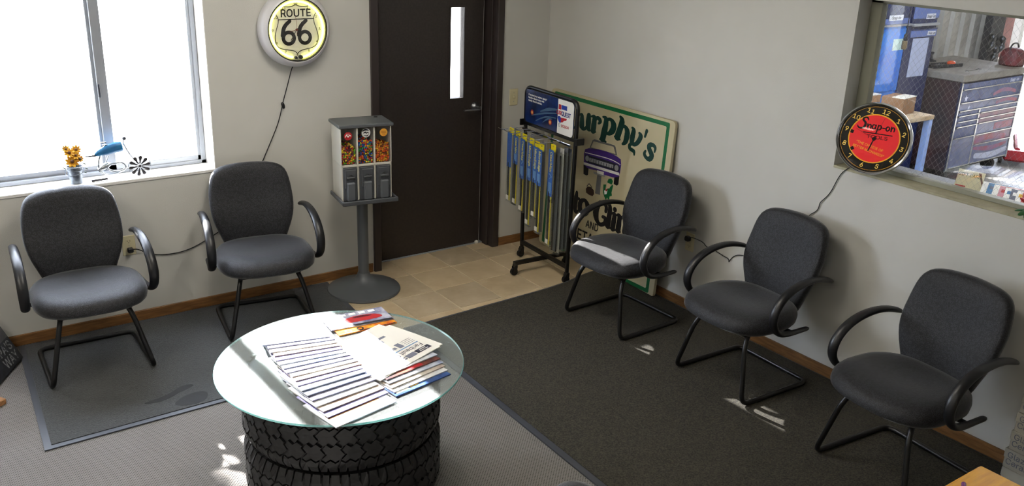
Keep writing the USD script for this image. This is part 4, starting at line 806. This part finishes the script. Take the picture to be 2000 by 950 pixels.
for lx_, ly_, lz_ in ((.05, 0, .10), (.056, -.01, .075), (.05, .01, .05), (-.052, -.01, .09), (.03, -.02, .135), (0, .01, .16)):
    obj('leaf', tf(trimesh.creation.icosphere(1, 1.), rot((0, 1, 0), 30) @ np.diag([.010, .007, .003]), (lx_, ly_, lz_)), LEAFD, t, smooth=True)
t = thing('motorcycle_ornament', 'metal toy motorcycle with a blue tank and petal wheel on the white window sill', 'ornament', (-2.87, .05, zs))
SM = M('ornament_steel', '9ea3a8', .25, 1.0); BT = M('ornament_blue', '1d6f9e', .35, var='1a5f94', scale=20); DS = M('ornament_dark', '2a282e', .6)
obj('tank', tf(tube(smoothpts([(-.082, 0, -.014), (-.06, 0, -.008), (-.02, 0, .0), (.03, 0, .004), (.052, 0, .004), (.060, 0, .004), (.062, 0, .004)], 26), np.interp(np.linspace(0, 1, 26), [0, .15, .45, .75, .93, 1], [.006, .016, .027, .029, .027, .014]), 20, sx=.8), rot((0, 1, 0), -7), (-.008, 0, .164)), BT, t, smooth=True)
obj('tail', tube(smoothpts([(-.06, 0, .145), (-.09, 0, .138), (-.135, 0, .138)], 10), np.linspace(.008, .002, 10), 8), DS, t, smooth=True)
obj('frame', [tube(smoothpts([(-.06, 0, .14), (-.075, 0, .09), (-.06, 0, .04), (0, 0, .03), (.05, 0, .04)], 24), .004, 8), tube(smoothpts([(.06, 0, .19), (.085, 0, .13), (.12, 0, .075)], 12), .003, 8), rod((-.06, 0, .05), (-.02, 0, .13), .003)], SM, t, smooth=True)
obj('engine', [tf(trimesh.creation.icosphere(2, 1.), rot((0, 1, 0), -25) @ np.diag([.035, .018, .016]), (-.045, -.004, .075)), tf(trimesh.creation.cylinder(.012, .03, sections=20), rot((1, 0, 0), 90), (-.07, 0, .06))], SM, t, smooth=True)
obj('exhaust_loop', tube(smoothpts([(-.04, -.018, .08), (.0, -.02, .09), (.045, -.02, .085), (.055, -.02, .06), (.02, -.02, .045), (-.03, -.02, .06)], 40, True), .0045, 8, closed=True), SM, t, smooth=True)
obj('handlebar', [tube(smoothpts([(.055, -.03, .205), (.06, 0, .192), (.07, .03, .215)], 12), .002, 6), tf(trimesh.creation.icosphere(2, .010), None, (.072, .02, .21))], DS, t, smooth=True)
obj('seat_fins', [bx(-.045, -.02, -.006, .006, .188, .192, .001), bx(-.05, -.025, -.006, .006, .202, .206, .001)], DS, t)
obj('stand_bar', rod((-.12, -.01, .006), (-.04, -.01, .008), .006, 10), DS, t)
wh = obj('wheel', tube(np.column_stack([.125 + .058 * np.cos(np.linspace(0, 2 * PI, 48, endpoint=False)), np.full(48, -.03), .0625 + .058 * np.sin(np.linspace(0, 2 * PI, 48, endpoint=False))]), .0016, 6, closed=True), SM, t, smooth=True)
for k in range(10):
    an = k * 36 + 8; q = tube([(.012, 0, 0), (.03, 0, 0), (.044, 0, 0), (.052, 0, 0), (.056, 0, 0)], [.002, .005, .0095, .009, .002], 8, sx=.4); obj('petal', tf(q, rot((0, 1, 0), -an), (.125, -.03, .0625)), DS, wh, smooth=True)
obj('hub', tf(trimesh.creation.icosphere(2, .009), None, (.125, -.032, .0625)), DS, wh, smooth=True)
obj('axle', rod((.06, -.015, .055), (.125, -.03, .0625), .002), SM, t)
# ------------------------------------------------------------------ right edge and foreground
BOXM = M('box_card', 'b2b0a6', .6, var='a8a69c', scale=6)
for i, (jx, lb) in enumerate(((.0, 'pale box standing on the mat, lowest of the stack at the right edge'), (.008, 'pale box second from the bottom of the stack at the right edge'), (-.004, 'pale box third from the bottom of the stack at the right edge'), (-.010, 'pale box fourth from the bottom of the stack at the right edge'), (-.016, 'pale box on top of the stack at the right edge'))):
    t = thing('stacked_box', lb, 'box', (-.2, -3.562 + jx * .6, .0125 + i * .0893), -93)
    obj('carton', bx(0, .42, 0, .16, 0, .0645, .002), BOXM, t); obj('lid', bx(-.003, .423, -.003, .163, .045, .0885, .002), BOXM, t)
    if i == 0: obj('print', [onto(prism(sbox(.02, .008, .3, .011), .0004), (0, -.0004, 0), (1, 0, 0), (0, 0, 1)), onto(prism(sbox(.03, .026, .3, .03), .0004), (0, -.0004, 0), (1, 0, 0), (0, 0, 1))], M('print_lilac', '8c84a6', .5), t)
    if i:
        obj('lettering', FR(txt('Glazed', .026, False, .0004, 'l'), .014, -.0034, .052), INKG, t); obj('lettering', FR(txt('Ceramics', .026, False, .0004, 'l'), .011, -.0034, .020), INKG, t)
PINE = M('pine_top', f'{0xf2b20c:06x}', .35, var='e09a08', scale=6, stretch=(1, 9, 1), detail=4)
t = thing('pine_table', 'honey-coloured pine table corner at the lower right edge of the room', 'table', (-1.345, -3.955, 0), 0)
obj('table_top', bx(-.62, 0, -.6, 0, .705, .74, .008), PINE, t)
for x in (-.58, -.05):
    for y in (-.55, -.05): obj('leg', bx(x - .02, x + .02, y - .02, y + .02, 0.011 if x > -.3 else .0, .706, .004), PINE, t)
t = thing('marker_pen', 'small purple marker pen lying on the pine table', 'pen', (-1.556, -4.022, .7405), 30)
obj('barrel', tube([(-.06, 0, .007), (.03, 0, .007)], .0065, 12), M('pen_purple', '7a3a78', .35), t); obj('cap', tube([(.03, 0, .007), (.065, 0, .007)], [.007, .0068], 12), M('pen_purple', '7a3a78', .35), t)
dup(c1, (-2.82, -3.61, .0), 265, 'dark chair back just peeking over the lower edge of the picture, in the foreground')
e = np.array([.50, .866, 0]); u_ = np.array([-.45, .1, .89]); u_ -= e * (u_ @ e); u_ /= np.linalg.norm(u_)
t = thing('slogan_board', 'dark board with worn pale capitals leaning at the far left edge', 'sign', (-3.462, -.185, .012), 0, quat=np.stack([e, u_, np.cross(e, u_)]))
obj('board', tf(prism(rrect(.5, .34, .008, -.25, .17), .02), None, (0, 0, -.02)), M('board_black', '1b1c20', .5, var='2c2d32', scale=30), t)
obj('grey_panel', tf(prism(sbox(-.49, .135, -.004, .335), .0008)), M('board_grey', '5b5b5c', .6, var='4a4a4c', scale=12), t)
PALE = M('letter_worn', '9c9c9a', .6, var='33343a', scale=90)
obj('lettering', tf(txt("GRANDPA’S", .045, True, .0008, 'r'), None, (-.018, .078, .0002)), PALE, t); obj('lettering', tf(txt('WAY', .045, True, .0008, 'r'), None, (-.018, .018, .0002)), PALE, t)
t = thing('wooden_plank', 'light wooden plank end poking in at the left edge of the carpet', 'plank', (-3.618, -.60, 0), 212)
obj('board', bx(0, .5, -.035, .035, .0005, .03, .004), M('plank_wood', 'a8794c', .5, var='8e6238', scale=12, stretch=(1, 8, 8)), t)
# ------------------------------------------------------------------ the workshop behind the wired glass
CORR = M('corrugated_steel', 'a7a59d', .45, .25, var='94928b', scale=3); SHOPF = M('workshop_floor', '6c6963', .6, var='55524e', scale=2.5); DKSTEEL = M('dark_steel', '22242a', .5)
SXE, SZC = 11.5, 3.9
obj('floor_workshop', bx(.14, SXE, RY0, .2, -.03, 0), SHOPF, kind='structure')
def corrugate(x0, x1, z0, z1, y, per=.2, dep=.035):
    xs, ys = [], []; x = x0
    while x < x1:
        for f, d in ((0, 0), (.16, 0), (.26, 1), (.54, 1), (.64, 0), (.8, 0)):
            if x + f * per <= x1: xs.append(x + f * per); ys.append(y - d * dep)
        x += per
    f = np.column_stack([xs, ys]); b = np.column_stack([xs[::-1], [y + .02] * len(xs)]); return tf(prism(Polygon(np.vstack([f, b])), z1 - z0), None, (0, 0, z0))
BAY0, BAY1, BAYZ = 6.46, 9.8, 3.2
obj('wall_workshop_back', [corrugate(.14, 6.38, 0, SZC, .1), corrugate(6.38, BAY1, BAYZ, SZC, .1), corrugate(BAY1, SXE, 0, SZC, .1)], CORR, kind='structure')
obj('trim_1', [bx(6.38, BAY0, -.03, .2, 0, BAYZ + .08, .004), bx(BAY1, BAY1 + .08, -.03, .2, 0, BAYZ + .08, .004), bx(6.38, BAY1 + .08, -.03, .2, BAYZ, BAYZ + .08, .004)], WHITE, kind='structure')
obj('wall_workshop_right', bx(SXE, SXE + .1, RY0, .2, 0, SZC), CORR, kind='structure')
obj('wall_workshop_front', bx(.14, SXE, RY0 - .1, RY0, 0, SZC), CORR, kind='structure')
obj('ceiling_workshop', bx(.14, SXE, RY0, .2, SZC, SZC + .1), CORR, kind='structure')
SHOPL = M('workshop_lamp', 'f4f6ff', .5, emit=SHOP_E)
for lx, ly, lb in ((3.4, -2.4, 'workshop ceiling light over the blue cabinets'), (6.4, -3.0, 'workshop ceiling light over the roll cab')):
    t = thing('ceiling_light', lb, 'ceiling light', (lx, ly, SZC - .5)); obj('housing', bx(-.62, .62, -.09, .09, 0, .05, .006), WHITE, t); obj('diffuser', bx(-.6, .6, -.07, .07, -.02, -.001), SHOPL, t); obj('hanger', [rod((-.5, 0, .05), (-.5, 0, .5), .004, 6), rod((.5, 0, .05), (.5, 0, .5), .004, 6)], ALU, t)
CABB = M('cabinet_blue', '1f7ad6', .4, var='1f66c8', scale=2); CABD = M('cabinet_dark_blue', '16244f', .35); CABP = M('cabinet_panel_pale', 'a9b2cc', .35)
def badge(w, h, o, parent, s='Snap-on'):
    b = obj('badge', onto(prism(rrect(w, h, .004), .002), o, (1, 0, 0), (0, 0, 1)), M('badge_silver', 'cfd2da', .3), parent); m = txt(s, h * .5, True, .0006); m.vertices[:, 0] += .2 * m.vertices[:, 1]; obj('lettering', onto(m, (o[0], o[1] - .0022, o[2] - h * .25), (1, 0, 0), (0, 0, 1)), INK, b)
t = thing('tool_cabinet', 'tall bright blue workshop cabinet with a flap unit on top, left of the pale-panelled locker', 'cabinet', (2.35, -.5, 0))
obj('body', [bx(0, 1.16, .0, .5, .0, 1.45, .004)], CABB, t); obj('door', bx(.02, 1.10, -.012, 0, .9, 1.43, .004), CABB, t); obj('corner_post', bx(1.10, 1.16, -.016, 0, .0, 1.46, .004), CABD, t)
fl_ = obj('flap', bx(.0, 1.12, -.02, .5, 1.52, 2.0, .006), CABD, t); badge(.2, .045, (.90, -.022, 1.525), fl_)
obj('shelf_edge', [bx(.0, 1.16, -.03, .45, 1.452, 1.468, .003)], ALU, t); obj('drawer', bx(.0, 1.12, -.016, .3, 1.47, 1.518, .003), M('cabinet_mid_blue', '5a6ea6', .3), t); obj('lock', bx(.3, .34, -.024, -.015, 1.48, 1.505, .002), BLKP, t)
lb_ = obj('notice', bx(.93, 1.09, -.0165, -.0125, 1.25, 1.345, .001), M('notice_pale', 'b9d2c8', .6), t)
t = thing('tool_cabinet', 'dark blue workshop locker with a pale door panel, right of the bright blue cabinet', 'cabinet', (3.53, -.5, 0))
obj('body', [bx(0, .385, 0, .5, 0, 2.0, .004)], CABD, t); obj('door_panel', bx(.055, .30, -.008, .001, 1.0, 1.335, .004), CABP, t); obj('header', bx(.0, .385, -.014, 0, 1.345, 1.405, .004), M('cabinet_mid_blue', '5a6ea6', .3), t); badge(.12, .035, (.30, -.016, 1.375), obj('header_trim', bx(0, .385, -.018, 0, 1.405, 1.418, .002), CABD, t))
fl_ = obj('flap', bx(0, .385, -.012, 0, 1.50, 1.95, .006), M('cabinet_mid_blue', '5a6ea6', .3), t); badge(.14, .045, (.25, -.014, 1.52), fl_); obj('shelf_edge', bx(0, .385, -.03, 0, 1.44, 1.462, .003), ALU, t)
t = thing('workbench', 'workbench with a pale plank top and blue-white legs in front of the blue cabinets', 'workbench', (2.45, -.85, 0))
obj('bench_top', bx(-.62, .55, -.31, .30, .815, .85, .004), M('bench_plank', 'c9b79c', .6, var='a88f6c', scale=6, stretch=(1, 8, 8)), t)
for x in (-.58, .52):
    for y in (-.28, .27): obj('leg', bx(x - .025, x + .025, y - .025, y + .025, 0, .816, .003), M('bench_leg_blue', '8fa8d8', .4), t)
obj('back_panel', bx(-.6, .5, .2, .22, .1, .8), DKSTEEL, t)
def carton(label, loc, w, d, h, c, rz=0, flap=True):
    t = thing('carton', label, 'box', loc, rz); obj('body', bx(-w / 2, w / 2, -d / 2, d / 2, 0, h, .003), M('card_' + c, c, .7), t)
    obj('lid_flap', bx(-w / 2, w / 2, -d / 2 - .002, d / 2 * .1, h - .001, h + .004), M('flap_' + c, 'd9d4c6', .6), t)
carton('brown carton with pale flaps on the workbench in the workshop', (2.80, -.95, .851), .22, .18, .13, '8d6c4e', 8); carton('white box on the workbench against the bright blue cabinet', (2.50, -.72, .851), .24, .2, .12, 'd8d4cc', -5); carton('flat white box on the workbench in front of the brown carton', (2.42, -1.0, .851), .32, .2, .05, 'cfcfd2', 4)
carton('brown carton with white top behind the flat box on the workbench', (2.72, -.70, .851), .2, .16, .11, 'b58f6c', 0)
t = thing('work_lamp', 'hanging inspection lamp on a cord in front of the blue cabinet', 'lamp', (2.822, -.9, 1.36)); obj('cord', tube(smoothpts([(0, 0, .09), (.0, 0, .4), (-.015, 0, 1.2), (-.02, 0, 2.53)], 12), .004, 6), CORD, t); obj('socket', lathe([(0, .045), (.012, .045), (.016, .06), (.014, .09), (.006, .1), (0, .1)], 16), BLKP, t); obj('body', lathe([(0, -.02), (.018, -.02), (.022, .0), (.020, .045), (0, .045)], 20), M('lamp_brass', '8a7a5c', .35, .7), t, smooth=40)
# roll cab
t = thing('tool_chest', 'wide rolling tool chest with silver-trimmed drawers and a flag pattern in the workshop', 'tool chest', (4.104, -.73, 0), 1.2)
obj('body', bx(0, 1.135, .012, .73, .13, .955, .004), M('chest_side', '25222a', .4, var='3d2628', scale=4), t)
obj('work_top', bx(-.02, 1.16, -.02, .74, .955, 1.02, .006), M('chest_top', '8f8b84', .45, .2, var='777169', scale=5), t)
DRW = [M('drawer_navy', '3a4876', .28, .3, var='5c6a94', scale=5), M('drawer_lilac', '6d779c', .28, .3, var='8a8ea8', scale=4), M('drawer_rose', '76708e', .28, .3, var='a07c88', scale=3)]
DRED = M('drawer_red_print', 'a8485a', .3, var='8e6a90', scale=5); STARP = M('drawer_star_print', 'c6cbe0', .3)
def star(x, z, r): return Polygon([(x + r * (1 if k % 2 == 0 else .42) * math.sin(k * PI / 5), z + r * (1 if k % 2 == 0 else .42) * math.cos(k * PI / 5)) for k in range(10)])
def drawer(x0, x1, z0, z1, k):
    d = obj('drawer', bx(x0, x1, -.006, .02, z0 + .003, z1 - .003, .002), DRW[k], t); obj('trim_bar', [bx(x0, x1, -.022, -.004, z0 + .002, z0 + .014, .003)], M('trim_bright', 'd6d9de', .15, 1.0), d); return d
rows = [.94, .877, .754, .68]
D = [drawer(.035, 1.105, rows[i + 1], rows[i], (0, 0, 1)[i]) for i in range(3)]
for z0, z1, k in ((.633, .68, 0), (.58, .633, 0), (.532, .58, 0), (.427, .532, 0), (.15, .427, 1)): drawer(.035, .395, z0, z1, k)
RD = [drawer(.42, 1.105, z0, z1, k) for z0, z1, k in ((.633, .68, 1), (.58, .633, 2), (.532, .58, 2), (.423, .532, 1), (.327, .423, 2), (.15, .327, 1))]
DP = lambda poly, parent, mt, nm: obj(nm, onto(prism(poly, .0006), (0, -.0064, 0), (1, 0, 0), (0, 0, 1)), mt, parent)
DP(star(.12, .80, .035), D[1], STARP, 'star_print'); DP(star(.2, .712, .026), D[2], STARP, 'star_print')
DP(stroke([(.62, .80), (.8, .83), (1.02, .80)], [.03, .04, .03]), D[1], DRED, 'stripe_print'); DP(stroke([(.7, .715), (.9, .73), (1.08, .71)], [.03, .03, .03]), D[2], DRED, 'stripe_print')
DP(sbox(.75, .45, 1.1, .515), RD[3], DRED, 'stripe_print'); DP(stroke([(.45, .37), (.7, .39), (1.0, .36)], [.05, .06, .05]), RD[4], DRED, 'stripe_print'); DP(stroke([(.45, .30), (.75, .27), (1.05, .29)], [.03, .05, .03]), RD[5], DRED, 'stripe_print'); DP(stroke([(.5, .22), (.8, .2), (1.08, .225)], [.05, .06, .05]), RD[5], STARP, 'stripe_print')
m = txt('Snap-on', .03, True, .0006); m.vertices[:, 0] += .25 * m.vertices[:, 1]; obj('lettering', onto(m, (.96, -.0066, .897), (1, 0, 0), (0, 0, 1)), STARP, D[0])
for x in (.01, .405, 1.12): obj('corner_trim', bx(x - .012, x + .012, -.012, .012, .13 if x != .405 else .15, .95 if x != .405 else .683, .003), M('trim_bright', 'd6d9de', .15, 1.0), t)
for x in (.12, 1.0):
    for y in (.1, .62): obj('caster', tf(trimesh.creation.cylinder(.06, .05, sections=24), rot((0, 1, 0), 90), (x, y, .061)), BLKP, t, smooth=40)
obj('caster_frame', bx(.03, 1.1, .04, .7, .115, .131), DKSTEEL, t)
t = thing('spanner', 'bright spanner lying on the tool chest', 'tool', (4.46, -.62, 1.0205), 4); obj('shank', bx(-.11, .11, -.007, .007, .0, .007, .002), CHROME, t); obj('jaw', tf(prism(disc(.018, .12).difference(sbox(.12, -.007, .15, .007)), .007)), CHROME, t); obj('ring', tf(prism(disc(.016, -.12).difference(disc(.009, -.12)), .007)), CHROME, t)
t = thing('tool_tray', 'dark tray of hand tools with an orange knob on the tool chest', 'tray', (4.40, -.36, 1.0205), -6); obj('tray', [bx(-.2, .2, -.06, .06, 0, .006), bx(-.2, .2, -.06, -.052, 0, .03), bx(-.2, .2, .052, .06, 0, .03)], DKSTEEL, t); obj('knob', tf(trimesh.creation.icosphere(2, 1.), np.diag([.05, .03, .022]), (.08, -.02, .035)), M('knob_orange', 'c8502a', .4), t, smooth=True); obj('tools', [rod((-.18, .01, .015), (.0, -.02, .018), .009, 8), rod((-.15, -.03, .014), (-.02, .03, .02), .007, 8)], M('tool_grey', '4a4c50', .35, .8), t)
t = thing('bench_vice', 'small dark clamp standing at the back of the tool chest', 'clamp', (4.62, -.1, 1.0205)); obj('stand', lathe([(0, 0), (.05, 0), (.05, .01), (.015, .02), (.01, .07), (0, .07)], 20), DKSTEEL, t); obj('head', bx(-.03, .015, -.015, .015, .065, .09, .004), DKSTEEL, t)
t = thing('tool_bag', 'dark red tool bag on the right end of the tool chest', 'bag', (5.17, -.60, 1.0205)); obj('body', rings([np.column_stack([super_ellipse(.11 * k, .10 * k, 3), np.full(56, z)]) for z, k in ((0, .95), (.02, 1), (.09, 1), (.14, .85), (.165, .5))]), M('bag_red', '6b1f24', .6, var='3a1a20', scale=14), t, smooth=True); obj('strap', tube(smoothpts([(-.08, 0, .15), (-.05, 0, .2), (.05, 0, .2), (.08, 0, .15)], 14), .008, 8), BLKP, t)
t = thing('tool_post', 'dark steel post hung with tools against the corrugated wall', 'post', (5.80, -.05, 0)); obj('post', bx(-.13, .13, -.03, .05, 0, 3.0, .004), DKSTEEL, t)
for k, (x, z) in enumerate(((-.14, 1.15), (-.05, 1.03), (.06, 1.12))): obj('hung_tool', tube(smoothpts([(x, -.06, z + .08), (x + .02, -.07, z), (x - .02, -.06, z - .09)], 8), [.02, .035, .03, .02, .03, .035, .02, .01], 8), M('tool_grey', '4a4c50', .35, .8), t, smooth=True)
t = thing('wall_banner', 'faded pink banner on the corrugated wall left of the bay door', 'banner', (6.19, .035, 0)); obj('cloth', [bx(-.13, .13, -.012, 0, .95, 2.4, .003)], M('banner_pink', 'a87c78', .8, var='8f6a68', scale=6), t); obj('hem', bx(-.14, .14, -.016, .002, .93, .955, .003), WPRINT, t)
t = thing('floor_jack', 'red trolley jack on the workshop floor right of the tool chest', 'jack', (5.75, -.55, 0), 30); obj('chassis', bx(-.3, .3, -.12, .12, .04, .15, .02), M('jack_red', 'a8202c', .35), t); obj('lift_arm', tube([(-.2, 0, .14), (.22, 0, .2)], .03, 8), M('jack_red', 'a8202c', .35), t)
for x in (-.24, .24):
    for y in (-.14, .14): obj('wheel', tf(trimesh.creation.cylinder(.045, .03, sections=20), rot((1, 0, 0), 90), (x, y, .046)), BLKP, t)
# ledge with cards
t = thing('ledge', 'narrow grey ledge on the workshop side of the wired glass', 'shelf', (.14, -3.2, 0)); obj('board', bx(0, .30, -.85, .76, 1.055, 1.08, .003), M('ledge_grey', '77777a', .5), t); obj('bracket', [bx(0, .02, y - .02, y + .02, .9, 1.055) for y in (.4,)], GP, t); obj('bracket', [bx(0, .02, y - .02, y + .02, .9, 1.055) for y in (-.5,)], GP, t)
t = thing('gift_card_stand', 'cream gift card leaning on the ledge behind the wired glass', 'card', (.23, -2.935, 1.081), -82); Rt = rot((1, 0, 0), -20)
obj('card', tf(bx(-.06, .06, 0, .002, 0, .115), Rt), M('card_cream', 'cfc9a6', .5), t); obj('lettering', tf(onto(txt('GIFT CARD', .014, True, .0005), (-.005, -.0002, .085), (1, 0, 0), (0, 0, 1)), Rt), M('card_green_print', '4f6b3c', .5), t)
obj('stripe', tf(onto(prism(Polygon([(.03, .11), (.042, .11), (.06, .07), (.06, .055)]), .0005), (0, 0, 0), (1, 0, 0), (0, 0, 1)), Rt), M('card_brown_print', '5a2c20', .5), t); obj('red_block', tf(onto(prism(sbox(-.055, .005, -.01, .04), .0005), (0, 0, 0), (1, 0, 0), (0, 0, 1)), Rt), RED, t)
obj('leaflet', tf(bx(-.075, .04, -.03, -.028, .03, .062), rot((1, 0, 0), 35)), WPRINT, t)
cols = [WPRINT, BLUEP, WPRINT, M('leaf_pink', 'c88a96', .5), WPRINT, INKG, WPRINT, RED, BLUEP, WPRINT, YEL, WPRINT, NAVY, WPRINT, WPRINT]
for k in range(15):
    ORD = ['', 'second', 'third', 'fourth', 'fifth', 'sixth', 'seventh', 'eighth']
    lb = f'{ORD[k]} leaflet from the gift card in the row on the workshop ledge' if 0 < k < 8 else f'{ORD[14 - k]} leaflet from the right end of the row on the workshop ledge' if 7 < k < 14 else ('leftmost leaflet in the row on the workshop ledge, beside the gift card' if k == 0 else 'rightmost leaflet in the row on the workshop ledge')
    t = thing('leaflet', lb, 'leaflet', (.28 - .002 * k, -3.03 - k * .028, 1.082), -70, 'row of leaflets on the workshop ledge' if 0 < k < 14 else None)
    Rl = rot((1, 0, 0), -58); obj('sheet', tf(bx(-.05, .05, 0, .0015, .0, .1), Rl), cols[k], t); obj('print', tf(bx(-.04, .03, -.0004, .0002, .06, .08), Rl), cols[(k + 4) % 15], t)
t = thing('artificial_flower', 'red artificial flower with green leaves on the right end of the inner window sill', 'flower', (-.0, -3.34, VZ0 + .001))
for k in range(6): obj('petal', tf(trimesh.creation.icosphere(2, 1.), rot((0, 0, 1), k * 60) @ rot((0, 1, 0), -25) @ np.diag([.03, .014, .008]), (.022 * math.cos(k * PI / 3), .022 * math.sin(k * PI / 3), .07)), RED, t, smooth=True)
for k in range(5): obj('leaf', tf(trimesh.creation.icosphere(2, 1.), rot((0, 0, 1), k * 72 + 20) @ rot((0, 1, 0), 20) @ np.diag([.034, .016, .005]), (.03 * math.cos(k * 1.2566 + .35), .03 * math.sin(k * 1.2566 + .35), .03)), M('flower_leaf', '1f5a2a', .5), t, smooth=True)
obj('base', lathe([(0, 0), (.02, 0), (.024, .02), (.01, .06), (0, .06)], 20), M('flower_leaf', '1f5a2a', .5), t)
tree((-5.0, 4.6, -.12), 'leafy tree standing outside to the left of the window', [((.0, 0, 3.6), .95), ((.95, -.1, 3.4), .7), ((-.9, .2, 3.7), .9), ((.2, .2, 4.6), .9), ((1.45, .1, 3.9), .6), ((1.2, 0, 3.1), .6), ((1.58, 0, 3.5), .42), ((1.55, 0, 3.25), .4)], 5, 1500)
